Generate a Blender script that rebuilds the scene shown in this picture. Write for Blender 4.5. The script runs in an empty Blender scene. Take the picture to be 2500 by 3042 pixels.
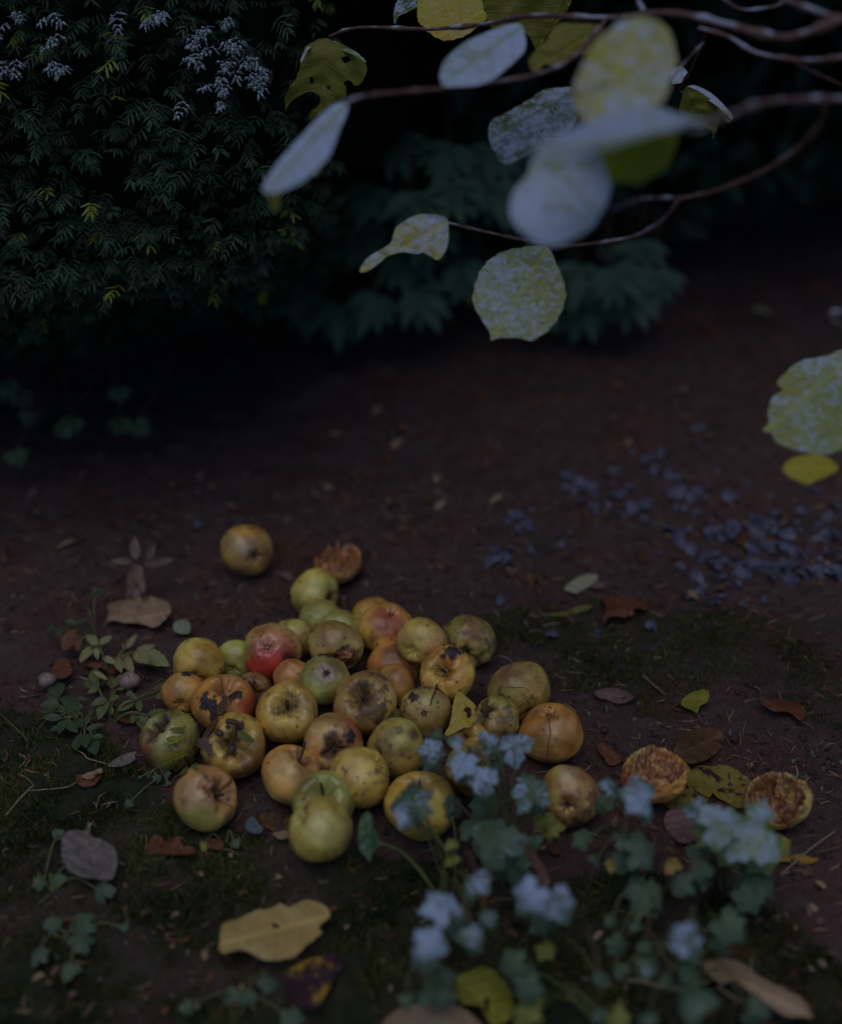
import bpy, math, random, numpy as np
from mathutils import Vector, geometry
random.seed(7); rng = np.random.default_rng(7)
SC = bpy.context.scene; COL = SC.collection
# ------------------------------------------------------------------ camera, light, exposure
PITCH = math.radians(35); FP = 4343.0; CAM = np.array([0, 0, 1.3])
FW = np.array([0, math.cos(PITCH), -math.sin(PITCH)]); UP = np.array([0, math.sin(PITCH), math.cos(PITCH)]); RT = np.array([1.0, 0, 0])
cd = bpy.data.cameras.new('camera'); cam = bpy.data.objects.new('camera', cd); COL.objects.link(cam)
cam.location = CAM; cam.rotation_euler = (math.pi/2 - PITCH, 0, 0)
cd.sensor_fit = 'VERTICAL'; cd.sensor_height = 70; cd.sensor_width = 57.5; cd.lens = FP/3042*70
cd.clip_start = 0.05; cd.clip_end = 300
cd.dof.use_dof = True; cd.dof.focus_distance = 1.83; cd.dof.aperture_fstop = 2.3; cd.dof.aperture_blades = 0
SC.camera = cam
W = bpy.data.worlds.new('World'); SC.world = W; W.use_nodes = True
wt = W.node_tree; bg = wt.nodes['Background']
sky = wt.nodes.new('ShaderNodeTexSky'); sky.sky_type = 'NISHITA'; sky.sun_disc = False
sky.sun_elevation = math.radians(76); sky.sun_rotation = math.radians(195); sky.dust_density = 2.0
hs = wt.nodes.new('ShaderNodeHueSaturation'); hs.inputs['Saturation'].default_value = 1.6
wt.links.new(sky.outputs[0], hs.inputs['Color']); wt.links.new(hs.outputs[0], bg.inputs[0]); bg.inputs[1].default_value = 0.085
sd = bpy.data.lights.new('sun', 'SUN'); sd.energy = 1.0; sd.angle = math.radians(60); sd.color = (.90, .95, 1)
sun = bpy.data.objects.new('sun', sd); COL.objects.link(sun)
sun.rotation_euler = (math.radians(90-76), 0, math.radians(-15))
SC.view_settings.view_transform = 'Standard'; SC.view_settings.look = 'None'; SC.view_settings.gamma = 1
SC.view_settings.exposure = -0.8

# ------------------------------------------------------------------ projection helpers
def ray(px, py): return FW + RT*((px-1250)/FP) + UP*((1521-py)/FP)
def P(px, py, d): return CAM + ray(px, py)*d
def gd(px, py, z=0.0): r = ray(px, py); return (z-CAM[2])/r[2]
def G(px, py, z=0.0): return P(px, py, gd(px, py, z))
def proj(p):
    q = p-CAM; d = q@FW; return 1250+FP*(q@RT)/d, 1521-FP*(q@UP)/d
# ------------------------------------------------------------------ numpy value noise
_T = rng.random((64, 64, 64))
def vn(p, s, o=0.0):
    p = np.asarray(p, float)*s+o; i = np.floor(p).astype(int); f = p-i; f = f*f*(3-2*f)
    i0 = i & 63; i1 = (i+1) & 63
    x0, y0, z0 = i0.T; x1, y1, z1 = i1.T; fx, fy, fz = f.T
    a = _T[x0,y0,z0]*(1-fx)+_T[x1,y0,z0]*fx; b = _T[x0,y1,z0]*(1-fx)+_T[x1,y1,z0]*fx
    c = _T[x0,y0,z1]*(1-fx)+_T[x1,y0,z1]*fx; d = _T[x0,y1,z1]*(1-fx)+_T[x1,y1,z1]*fx
    return ((a*(1-fy)+b*fy)*(1-fz)+(c*(1-fy)+d*fy)*fz)*2-1
def fbm(p, s, n=3, o=0.0):
    v = 0; a = 1
    for k in range(n): v = v+a*vn(p, s, o+17.3*k); s *= 2.1; a *= .5
    return v
# ------------------------------------------------------------------ object helpers
def mesh(name, V, F, mat, parent=None, cols=None, luv=None, smooth=True, loc=None):
    me = bpy.data.meshes.new(name); V = np.asarray(V, float)
    me.from_pydata(V.tolist() if not loc is None else V.tolist(), [], [tuple(f) for f in F])
    if mat: me.materials.append(mat)
    if smooth: me.polygons.foreach_set('use_smooth', [True]*len(me.polygons))
    if cols is not None:
        a = me.attributes.new('Col', 'FLOAT_COLOR', 'POINT'); c = np.ones((len(V), 4)); c[:, :cols.shape[1]] = cols; a.data.foreach_set('color', c.ravel())
    if luv is not None:
        a = me.attributes.new('luv', 'FLOAT_VECTOR', 'POINT'); a.data.foreach_set('vector', np.asarray(luv, float).ravel())
    me.update()
    o = bpy.data.objects.new(name, me); COL.objects.link(o)
    if loc is not None: o.location = Vector(loc)
    if parent is not None:
        o.parent = parent; o.matrix_parent_inverse = Ident if loc is not None else pinv(parent)
    return o
from mathutils import Matrix
Ident = Matrix()
def pinv(parent):
    m = Matrix.Translation(parent.location)
    p = parent.parent
    while p is not None:
        m = Matrix.Translation(p.location) @ p_inv_total(parent) @ m if False else m; p = None
    return WM[parent.name].inverted()
WM = {}
def reg(o, M=None): WM[o.name] = M or Matrix.Translation(o.location); return o
def tag(o, label=None, cat=None, group=None, kind=None):
    if label: o['label'] = label
    if cat: o['category'] = cat
    if group: o['group'] = group
    if kind: o['kind'] = kind
    return o
def thing(name, loc, label, cat, group=None):
    o = bpy.data.objects.new(name, None); COL.objects.link(o); o.location = Vector(loc); o.empty_display_size = .02
    reg(o); return tag(o, label, cat, group)
def part(name, V, F, mat, parent, **k):
    """mesh given in world coordinates, stored relative to its own centre, parented"""
    V = np.asarray(V, float); c = V.mean(0)
    o = mesh(name, V-c, F, mat, None, **k)
    o.location = Vector(c); reg(o)
    if parent is not None: o.parent = parent; o.matrix_parent_inverse = WM[parent.name].inverted()
    return o
def tube(pts, rad, n=6, cap=True):
    pts = np.asarray(pts, float); m = len(pts); rad = np.broadcast_to(np.asarray(rad, float), (m,))
    V = []; F = []; t = np.gradient(pts, axis=0); a = np.array([.3, .2, .93])
    for i in range(m):
        d = t[i]/(np.linalg.norm(t[i])+1e-12); u = np.cross(d, a); u /= np.linalg.norm(u)+1e-12; w = np.cross(d, u)
        for k in range(n): an = 2*math.pi*k/n; V.append(pts[i]+rad[i]*(math.cos(an)*u+math.sin(an)*w))
    for i in range(m-1):
        for k in range(n): F.append((i*n+k, i*n+(k+1) % n, (i+1)*n+(k+1) % n, (i+1)*n+k))
    if cap: F.append(tuple(range(n))[::-1]); F.append(tuple((m-1)*n+k for k in range(n)))
    return V, F
def smooth_poly(pts, k=4):
    pts = np.asarray(pts, float); n = len(pts); out = []
    for i in range(n-1):
        p0 = pts[max(i-1, 0)]; p1 = pts[i]; p2 = pts[i+1]; p3 = pts[min(i+2, n-1)]
        for j in range(k):
            t = j/k; out.append(.5*((2*p1)+(p2-p0)*t+(2*p0-5*p1+4*p2-p3)*t*t+(3*p1-p0-3*p2+p3)*t**3))
    out.append(pts[-1]); return np.array(out)
def joinm(parts):
    V = []; F = []; o = 0
    for v, f in parts:
        V.extend([tuple(x) for x in v]); F.extend([tuple(i+o for i in ff) for ff in f]); o += len(v)
    return V, F
# ------------------------------------------------------------------ node helpers
class N:
    def __init__(s, name):
        s.m = bpy.data.materials.new(name); s.m.use_nodes = True; s.t = s.m.node_tree; s.t.nodes.clear()
        s.out = s.n('OutputMaterial'); s.tc = s.n('TexCoord')
    def n(s, ty, **k):
        x = s.t.nodes.new('ShaderNode'+ty)
        for a, b in k.items(): setattr(x, a, b)
        return x
    def l(s, a, b): s.t.links.new(a, b)
    def put(s, x, i, v):
        if hasattr(v, 'node'): s.l(v, x.inputs[i])
        else:
            if isinstance(v, tuple) and len(v) == 3 and x.inputs[i].type == 'RGBA': v = (*v, 1)
            x.inputs[i].default_value = v
    def noise(s, sc, det=3, vec=None, rough=.55):
        x = s.n('TexNoise'); s.put(x, 'Scale', sc); s.put(x, 'Detail', det); s.put(x, 'Roughness', rough); s.l(vec or s.tc.outputs['Object'], x.inputs['Vector']); return x.outputs[0]
    def math(s, op, a, b=0.0, c=None, clamp=False):
        x = s.n('Math', operation=op, use_clamp=clamp); s.put(x, 0, a); s.put(x, 1, b)
        if c is not None: s.put(x, 2, c)
        return x.outputs[0]
    def ramp(s, v, a, b):
        x = s.n('MapRange', clamp=True); s.put(x, 0, v); s.put(x, 1, a); s.put(x, 2, b); return x.outputs[0]
    def mix(s, f, a, b, mode='MIX'):
        x = s.n('MixRGB', blend_type=mode); s.put(x, 0, f); s.put(x, 1, a); s.put(x, 2, b); return x.outputs[0]
    def attr(s, nm): x = s.n('Attribute', attribute_name=nm); return x
    def bsdf(s, col, rough=.5, spec=.5, bump=None, bs=.3, bd=.002, trans=None):
        p = s.n('BsdfPrincipled'); s.put(p, 'Base Color', col); s.put(p, 'Roughness', rough); s.put(p, 'Specular IOR Level', spec)
        nrm = None
        if bump is not None:
            b = s.n('Bump'); s.put(b, 'Strength', bs); s.put(b, 'Distance', bd); s.put(b, 'Height', bump); nrm = b.outputs[0]; s.l(nrm, p.inputs['Normal'])
        o = p.outputs[0]
        if trans:
            t = s.n('BsdfTranslucent'); s.put(t, 'Color', col); mx = s.n('MixShader'); s.put(mx, 0, trans); s.l(o, mx.inputs[1]); s.l(t.outputs[0], mx.inputs[2]); o = mx.outputs[0]
        s.l(o, s.out.inputs[0]); return s.m
    def offs(s, k=10.0):
        oi = s.n('ObjectInfo'); v = s.n('VectorMath', operation='ADD'); s.l(s.tc.outputs['Object'], v.inputs[0])
        m = s.math('MULTIPLY', oi.outputs['Random'], k); s.l(m, v.inputs[1]); return v.outputs[0]

def apple_material():
    s = N('apple_skin'); v = s.offs(); col = s.attr('Col').outputs['Color']; mk = s.n('SeparateColor'); s.l(s.attr('Mask').outputs['Color'], mk.inputs[0])
    mud, rus, fl = mk.outputs[0], mk.outputs[1], mk.outputs[2]
    big = s.noise(28, 3, v); c = s.mix(s.ramp(big, .34, .66), s.mix(1, col, (.62, .48, .45), 'MULTIPLY'), s.mix(1, col, (1.22, 1.2, 1.1), 'MULTIPLY'))
    # russet netting
    r1 = s.noise(75, 6, v, .72); r2 = s.noise(20, 3, v)
    th = s.math('SUBTRACT', .68, s.math('MULTIPLY', rus, .29)); rr = s.math('ADD', s.math('MULTIPLY', r1, .62), s.math('MULTIPLY', r2, .38))
    rm = s.ramp(rr, th, s.math('ADD', th, .08)); c = s.mix(s.math('MULTIPLY', rm, .8), c, (.085, .042, .035))
    st = s.ramp(s.math('ADD', s.noise(13, 4, v, .6), s.math('MULTIPLY', rus, .12)), .50, .62); c = s.mix(s.math('MULTIPLY', st, .52), c, s.mix(1, c, (.55, .38, .38), 'MULTIPLY'))
    # fine specks
    vo = s.n('TexVoronoi'); s.put(vo, 'Scale', 330); s.l(v, vo.inputs['Vector']); sp = s.ramp(vo.outputs['Distance'], .22, .10)
    gate = s.ramp(s.noise(40, 2, v), .42, .54); c = s.mix(s.math('MULTIPLY', s.math('MULTIPLY', sp, gate), .7), c, (.10, .055, .03))
    vo2 = s.n('TexVoronoi'); s.put(vo2, 'Scale', 62); s.l(v, vo2.inputs['Vector']); c = s.mix(s.math('MULTIPLY', s.ramp(vo2.outputs['Distance'], .16, .08), .75), c, (.05, .025, .02))
    # flesh
    fn = s.noise(75, 5, v, .6); fc = s.mix(s.ramp(fn, .38, .66), (.12, .03, .018), (.62, .27, .10)); fc = s.mix(s.ramp(s.noise(45, 3, v), .45, .62), fc, (.16, .045, .025)); c = s.mix(fl, c, fc)
    mc = s.mix(s.ramp(s.noise(220, 4, v), .3, .7), (.022, .012, .013), (.06, .035, .035)); c = s.mix(mud, c, mc)
    ro = s.math('ADD', .28, s.math('MULTIPLY', s.math('MAXIMUM', mud, rm), .3))
    h = s.math('ADD', s.math('MULTIPLY', s.noise(260, 4, v), s.math('ADD', .25, s.math('MULTIPLY', s.math('MAXIMUM', mud, fl), 2.0))), s.math('MULTIPLY', rm, .3))
    return s.bsdf(c, ro, .6, h, .5, .0014)
def leaf_material(name, c1, c2, spot=None, frost=0.0, under=None, vein=(1.35, 1.3, 1.15), trans=.22, sp_th=.6, rough=.5, fsc=70, scale=1.0, veins=7.0, fmax=.93):
    s = N(name); v = s.offs(5); a = s.n('SeparateXYZ'); s.l(s.attr('luv').outputs['Vector'], a.inputs[0]); u, w, fr = a.outputs
    c = s.mix(s.ramp(s.noise(22*scale, 4, v), .32, .68), c1, c2)
    au = s.math('ABSOLUTE', u); mid = s.ramp(au, .032, .008)
    sv = s.math('PINGPONG', s.math('SUBTRACT', s.math('MULTIPLY', w, veins), s.math('MULTIPLY', au, veins*.45)), .5); side = s.math('MULTIPLY', s.ramp(sv, .09, .02), .6)
    vm = s.math('MAXIMUM', mid, side); c = s.mix(vm, c, s.mix(1, c, vein, 'MULTIPLY'))
    c = s.mix(s.ramp(s.noise(190*scale, 3, v), .55, .75), c, s.mix(1, c, (.6, .5, .4), 'MULTIPLY'))
    if spot: c = s.mix(s.ramp(s.noise(38*scale, 4, v, .65), sp_th, sp_th+.06), c, spot)
    top = c
    if frost > 0:
        fn = s.math('ADD', s.math('MULTIPLY', s.noise(fsc, 3, v), .5), s.math('MULTIPLY', s.noise(fsc*5, 2, v), .5))
        amt = s.math('MULTIPLY', s.math('MULTIPLY', fr, frost), s.math('ADD', .45, s.math('MULTIPLY', s.noise(16, 3, v), 1.1))); th = s.math('SUBTRACT', .78, s.math('MULTIPLY', amt, .5))
        fm = s.math('MULTIPLY', s.ramp(fn, th, s.math('ADD', th, .17)), fmax)
        fm = s.math('MULTIPLY', fm, s.math('SUBTRACT', 1.0, s.math('MULTIPLY', vm, .6)))
        top = s.mix(fm, c, (.46, .55, .76))
    gm = s.n('NewGeometry'); un = under if under else s.mix(1, c, (.85, .9, .8), 'MULTIPLY')
    cc = s.mix(gm.outputs['Backfacing'], top, un)
    h = s.math('ADD', s.math('MULTIPLY', vm, -1.0), s.math('MULTIPLY', s.noise(120*scale, 3, v), .7))
    return s.bsdf(cc, rough, .35, h, .5, .0015, trans)
def plain(name, c1, c2, sc=60, rough=.8, bs=.4, spec=.3, trans=None, useCol=False, bd=.002):
    s = N(name); n = s.noise(sc, 4); c = s.mix(s.ramp(n, .3, .7), c1, c2)
    if useCol: c = s.mix(1, c, s.attr('Col').outputs['Color'], 'MULTIPLY')
    return s.bsdf(c, rough, spec, s.noise(sc*3, 4), bs, bd, trans)
# ------------------------------------------------------------------ apples : data
# px, py, radius px, axial distance
AP = [(735,1637,76,2.1227),(938,1764,72,2.0486),(954,1848,66,2.0014),(1015,1872,60,1.9569),(868,1900,62,1.9671),(807,1935,84,1.9104),(995,1922,79,1.9005),(868,2015,58,1.8716),(1147,1868,82,1.951),(1110,1838,66,2.0102),(1252,1908,76,1.8833),(1390,1907,78,1.9584),(1168,1985,74,1.9127),(1172,2035,62,1.8581),(1329,2003,80,1.8454),(964,2020,73,1.8415),(853,2118,93,1.8073),(1085,2088,91,1.8087),(589,1975,78,1.9063),(702,1962,60,1.942),(545,2062,64,1.8586),(664,2092,92,1.8283),(752,2058,60,1.8849),(507,2199,88,1.8028),(694,2216,94,1.7709),(611,2371,97,1.7206),(868,2304,92,1.7347),(991,2212,88,1.7779),(1071,2307,91,1.7269),(1176,2222,87,1.7762),(1262,2115,75,1.8125),(1470,2145,73,1.818),(1541,2058,95,1.8691),(1638,2176,93,1.8107),(961,2386,92,1.698),(952,2463,96,1.638),(1250,2395,103,1.7062),(1410,2285,82,1.7373),(1390,2195,58,1.783),(1690,2368,90,1.7285),(1942,2300,97,1.7513),(2306,2375,97,1.7189),(1155,2150,56,1.8475),(1005,1668,70,2.105)]
Ye=(.50,.38,.085); Go=(.54,.355,.075); Or=(.57,.285,.065); Oc=(.43,.30,.10); Gr=(.31,.36,.11); YG=(.40,.39,.10); Pk=(.55,.20,.10); Pe=(.55,.30,.12); Rd=(.55,.04,.035); Br=(.20,.09,.04); Mo=(.10,.05,.03)
# idx: (colour, colour2, [(dx,dy,ang,colour)...], (cavity dx,dy,dz sign,type), [(mud dx,dy,ang)], russet, [(cut)], label)
S = {
0:(Oc,Go,[(.3,.25,.35,Br),(-.1,-.2,.35,(.42,.33,.22))],(.32,.25,1,'c'),[],.35,[],'lone ochre apple with brown rot round its eye, furthest back on bare soil'),
1:(YG,Ye,[(.6,.2,.25,Br)],(.75,.25,1,'c'),[],.15,[],'yellow green apple at the top of the pile, brown hollow on its side'),
2:(YG,Gr,[],(-.4,-.3,-1,'s'),[],.2,[],'pale yellow green apple half hidden under the topmost pile apple'),
3:(Gr,YG,[],(.5,-.5,-1,'s'),[],.1,[],'small green apple behind the ochre apple in mid pile'),
4:(Oc,YG,[(.2,.4,.5,Oc)],(.3,-.6,-1,'s'),[],.4,[],'dull yellow apple tucked right behind the red cheeked apple'),
5:(YG,Pe,[(.0,-.1,1.0,(.50,.20,.10)),(-.05,.78,1.06,Rd),(-.15,-.3,.35,(.5,.22,.14)),(.62,.3,.28,(.03,.02,.02))],(-.2,-.2,1,'c'),[],.3,[],'red cheeked apple with open eye and black rot spot, leaning on the pile'),
6:(Oc,YG,[(-.2,.75,.4,(.16,.05,.03))],(.2,-.6,-1,'s'),[],.45,[(.45,.55,.82)],'ochre apple with a torn patch of orange flesh, above the green apple with grey eye'),
7:(Pe,Or,[],(.3,-.6,-1,'s'),[],.2,[],'peach coloured apple mostly hidden below the red cheeked apple'),
8:(Or,Go,[(.1,-.4,.75,Pk),(-.5,.35,.12,Br)],(.2,-.72,1,'c'),[],.3,[],'pink flushed orange apple with puckered crown at the top right of the pile'),
9:(Or,Ye,[],(.1,-.6,-1,'s'),[],.25,[],'orange apple peeping out behind the pink flushed apple'),
10:(Ye,Pe,[(.6,.3,.5,Pe)],(.5,-.5,-1,'s'),[],.25,[],'smooth yellow apple with peach side, right of the pink flushed apple'),
11:(YG,Oc,[(.1,-.3,.4,Oc)],(-.08,.5,1,'c'),[],.62,[],'mottled green and brown apple at the back right corner of the pile'),
12:(Or,Pe,[(.1,-.6,.5,(.36,.16,.08))],(.2,-.4,-1,'s'),[],.5,[],'orange russet apple above the apple with the deep dark hollow'),
13:(Or,Oc,[],(.8,-.4,-1,'s'),[],.42,[],'orange yellow apple wedged behind the apple with the deep dark hollow'),
14:(Or,Go,[],(-.25,-.22,1,'s'),[(.15,-.85,.3)],.25,[],'misshapen golden apple with a deep stalk hollow and mud on its top'),
15:(YG,Gr,[(.1,-.35,.42,(.48,.41,.36)),(.05,-.3,.09,Mo)],(.1,-.32,1,'c0'),[(.0,-1.05,.3)],.12,[],'green apple with a round greyish patch about its eye, middle of the pile'),
16:(Go,Ye,[(.6,-.2,.5,Oc),(.04,-.38,.2,Mo)],(.04,-.38,1,'s'),[],.45,[],'big yellow apple facing up with a stubby dark stalk in its hollow'),
17:(Oc,Ye,[(-.1,.25,.5,Oc),(-.2,-.32,.24,Mo)],(-.2,-.32,1,'s'),[],.66,[],'ochre apple with a deep dark hollow and broad dark scab'),
18:(Go,YG,[],(.2,-.6,-1,'s'),[(.62,.55,.2)],.1,[],'clean golden apple at the left edge behind two muddy apples'),
19:(YG,Gr,[],(.2,-.6,-1,'s'),[],.1,[],'yellow green apple left of the red cheeked apple'),
20:(Or,Oc,[],(.2,-.6,-1,'s'),[(.25,-.85,.3),(.7,.2,.15)],.4,[],'golden apple with mud on top left of the big muddy orange apple'),
21:(Or,Oc,[(.85,.15,.6,(.42,.08,.04)),(.2,-.6,.5,(.48,.2,.05))],(-.1,.7,-1,'c'),[(.15,-.5,.32),(.42,-.42,.2),(-.45,-.05,.28),(-.25,.28,.28),(-.55,-.35,.16)],.35,[],'big orange apple with red side and dark clods of mud stuck on'),
22:(Oc,Br,[],(.0,-.05,1,'s'),[(-.6,-.4,.3)],.65,[],'brown russet apple with stalk behind the big yellow apple'),
23:(Gr,YG,[(-.85,.35,.5,(.30,.10,.06)),(-.2,-.25,.45,(.46,.50,.22)),(-.55,.0,.13,Br),(.3,.6,.4,Oc)],(-.55,-.6,1,'s'),[(-.25,-.8,.15)],.4,[],'green apple with pinkish lower side at the left edge of the pile'),
24:(Go,Ye,[(.55,.6,.35,Br),(.7,.2,.4,Oc),(-.75,-.55,.3,Mo)],(.1,-.05,1,'s'),[(.1,.3,.22),(.25,-.7,.15)],.55,[],'yellow apple with slugs and a withered leaf in its hollow'),
25:(Oc,Pe,[(-.2,.0,.6,(.50,.34,.17)),(-.6,.1,.13,Br),(-.2,.6,.4,YG)],(.75,-.15,1,'s'),[],.3,[(.15,-.38,.93)],'large ochre apple with a raw orange wound, nearest the camera on the left'),
26:(Or,Oc,[(-.2,-.2,.5,(.56,.36,.13))],(.4,-.8,1,'s'),[],.25,[],'smooth orange apple with upright stalk above the front pair of apples'),
27:(Oc,Pe,[(.75,-.6,.6,(.42,.10,.06)),(-.1,-.2,.3,(.42,.30,.14))],(.05,.22,1,'s'),[(.5,-.3,.22),(.35,.1,.08)],.4,[],'pinkish apple with fleshy bump in its hollow and a dark scab'),
28:(Ye,Go,[],(-.7,.6,-1,'s'),[],.48,[],'yellow apple with brown specks, just right of the stalked front green apple'),
29:(YG,Ye,[(.6,-.45,.2,(.16,.04,.03))],(.75,-.3,-1,'s'),[],.5,[],'speckled yellow green apple left of the frosted leaves'),
30:(YG,Oc,[],(-.05,.05,1,'c0'),[(-.5,-.6,.25),(.0,.02,.1)],.55,[],'dirty yellow apple with bent twig across it in mid pile'),
31:(YG,Oc,[],(-.65,-.5,1,'s'),[],.5,[],'dented yellow apple under the torn yellow leaf'),
32:(YG,Go,[(-.35,-.65,.4,(.22,.12,.10)),(.3,-.6,.5,Oc)],(-.4,-.8,-1,'s'),[],.4,[],'large yellow apple with purplish bruise and cracked skin at the right'),
33:(Or,Oc,[(.1,-.2,.5,(.54,.32,.12))],(-.12,-.72,1,'c'),[],.35,[],'ochre orange apple at the right end of the pile, thin dry stalk across it'),
34:(YG,Gr,[],(.0,-.52,1,'s'),[],.2,[],'green apple with upright stalk behind the foremost apple'),
35:(YG,Ye,[(-.1,-.1,.5,(.50,.45,.15)),(-.5,-.72,.1,Mo),(.8,.4,.4,Oc)],(.7,.4,-1,'s'),[],.12,[],'smooth yellow green apple, foremost of all in the pile'),
36:(Ye,Go,[],(-.05,-.72,1,'s'),[],.25,[],'wide yellow apple with folded crown behind the frosted leaf at front centre'),
37:(Oc,YG,[(.3,-.2,.4,Gr)],(.1,-.5,1,'s'),[],.5,[],'ochre apple almost covered by bluish frosted leaves'),
38:(Ye,Oc,[],(-.2,-.3,1,'s'),[],.5,[],'small yellow apple showing below the torn yellow leaf'),
39:(Ye,Pe,[(.1,.1,.5,Br),(.0,-.8,.3,(.62,.6,.4))],(-.1,.3,1,'c'),[],.6,[],'pale yellow apple with brown rotten middle, alone right of the frosted leaves'),
40:(Oc,Or,[(-.8,.3,.5,(.34,.06,.03))],(.3,.8,-1,'s'),[],.35,[(0,0,0)],'eaten apple with torn orange top beside the dark brown leaf'),
41:(Oc,YG,[(.3,.3,.4,Br)],(.3,.8,-1,'s'),[],.4,[(0,0,0)],'eaten apple hollowed to ragged flesh at the far right'),
42:(YG,Gr,[],(.3,.8,-1,'s'),[],.3,[],'green apple glimpsed in the gap under the scabbed ochre apple'),
43:(Or,Pe,[],(.3,.8,-1,'s'),[],.3,[(0,0,0)],'hollowed orange apple shell behind the pile on bare soil'),
}
APC = np.array([P(a, b, d) for a, b, r, d in AP]); APR = np.array([1.03*r*d/FP for a, b, r, d in AP])
AHV = np.clip(APC[:, 2]-APR*.93, -.004, .05)
# ------------------------------------------------------------------ ground
def gh(x, y):
    x = np.atleast_1d(np.asarray(x, float)); y = np.atleast_1d(np.asarray(y, float))
    p = np.stack([x, y, 0*x], 1); h = .010*fbm(p, 3.1, 3)+.0035*fbm(p, 22, 2, 5)
    num = 0*x; den = .35+0*x
    for c, v in zip(APC, AHV):
        w = np.exp(-((x-c[0])**2+(y-c[1])**2)/(2*.028**2)); num += w*v; den += w
    k = num/den; s = np.clip((den-.35)*1.2, 0, 1)
    return h*(1-s)+k
def pip(px, py, poly):
    ins = np.zeros(len(px), bool); j = len(poly)-1
    for i in range(len(poly)):
        xi, yi = poly[i]; xj, yj = poly[j]
        c = ((yi > py) != (yj > py)) & (px < (xj-xi)*(py-yi)/(yj-yi+1e-9)+xi); ins ^= c; j = i
    return ins
ML = [(-900,2080),(0,2110),(250,2150),(400,2320),(560,2470),(800,2500),(1000,2560),(1300,2560),(1700,2600),(2100,2620),(2350,2750),(2700,2900),(3400,3200),(3400,4200),(-2000,4200)]
MR = [(1380,1830),(1700,1790),(2000,1790),(2500,1830),(3200,1900),(3200,2300),(2500,2180),(2150,2060),(2000,2130),(1700,2080),(1450,2040)]
def world_poly(poly): return [tuple(G(a, b)[:2]) for a, b in poly]
MLw = world_poly([(a, min(b, 3300)) for a, b in ML]); MRw = world_poly(MR)
def moss(x, y):
    p = np.stack([x, y, 0*x], 1); jx = x+.035*fbm(p, 9, 3, 3); jy = y+.035*fbm(p, 9, 3, 9)
    m = (pip(jx, jy, MLw)).astype(float)+.5*pip(jx, jy, MRw)
    return np.clip(m*(.75+.5*fbm(p, 14, 2, 31)), 0, 1)
def axis(lo, hi, st, far):
    a = list(np.arange(lo, hi, st)); s = st
    while a[-1] < far: s *= 1.25; a.append(a[-1]+s)
    s = st
    while a[0] > -far: s *= 1.25; a.insert(0, a[0]-s)
    return np.array(a)
gx = axis(-.75, .95, .0052, 60); gy = axis(.85, 3.0, .0058, 60)
X, Y = np.meshgrid(gx, gy); xf, yf = X.ravel(), Y.ravel()
Z = gh(xf, yf); mm = moss(xf, yf); pp = np.stack([xf, yf, 0*xf], 1); near = np.exp(-np.maximum(0, np.hypot(xf, yf-1.7)-1.2))
crumb = np.maximum(0, vn(pp, 95, 2))**2*.009+np.maximum(0, vn(pp, 48, 8))**2*.010
Z = Z+(crumb*(1-.4*mm)+mm*(.006*vn(pp, 60, 4)+.006*vn(pp, 26, 6)))*near
nx, ny = len(gx), len(gy); ii = np.arange(nx*ny).reshape(ny, nx)
GF = np.stack([ii[:-1, :-1], ii[:-1, 1:], ii[1:, 1:], ii[1:, :-1]], -1).reshape(-1, 4)
s = N('soil'); pos = s.tc.outputs['Object']
n1 = s.noise(9, 5, pos, .6); n2 = s.noise(90, 6, pos, .7); n3 = s.noise(420, 3, pos)
c = s.mix(s.ramp(n1, .3, .7), (.066, .036, .035), (.125, .070, .064)); c = s.mix(s.ramp(n2, .35, .7), c, (.15, .095, .085)); c = s.mix(s.ramp(n3, .5, .75), c, (.028, .018, .018))
c = s.mix(s.ramp(s.noise(7, 5, pos, .65), .48, .60), c, s.mix(1, c, (1.10, .86, .82), 'MULTIPLY'))
mo = s.attr('Col').outputs['Color']; c = s.mix(mo, c, s.mix(s.ramp(n2, .35, .65), (.020, .024, .010), (.045, .050, .020)))
soil = s.bsdf(c, s.ramp(n1, -.4, 1.2), .35, s.math('ADD', n2, s.math('MULTIPLY', n3, .5)),  1.0, .009)
g = mesh('ground', np.stack([xf, yf, Z], 1), GF.tolist(), soil, cols=np.stack([mm]*3, 1)); tag(g, kind='structure')
tag(g, 'dark damp soil with mossy patches under the apples')
def Gz(x, y): return float(gh([x], [y])[0])
def GG(px, py, up=0.0):
    z = 0.0
    for _ in range(3): q = G(px, py, z); z = Gz(q[0], q[1])+up
    return G(px, py, z)
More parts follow.
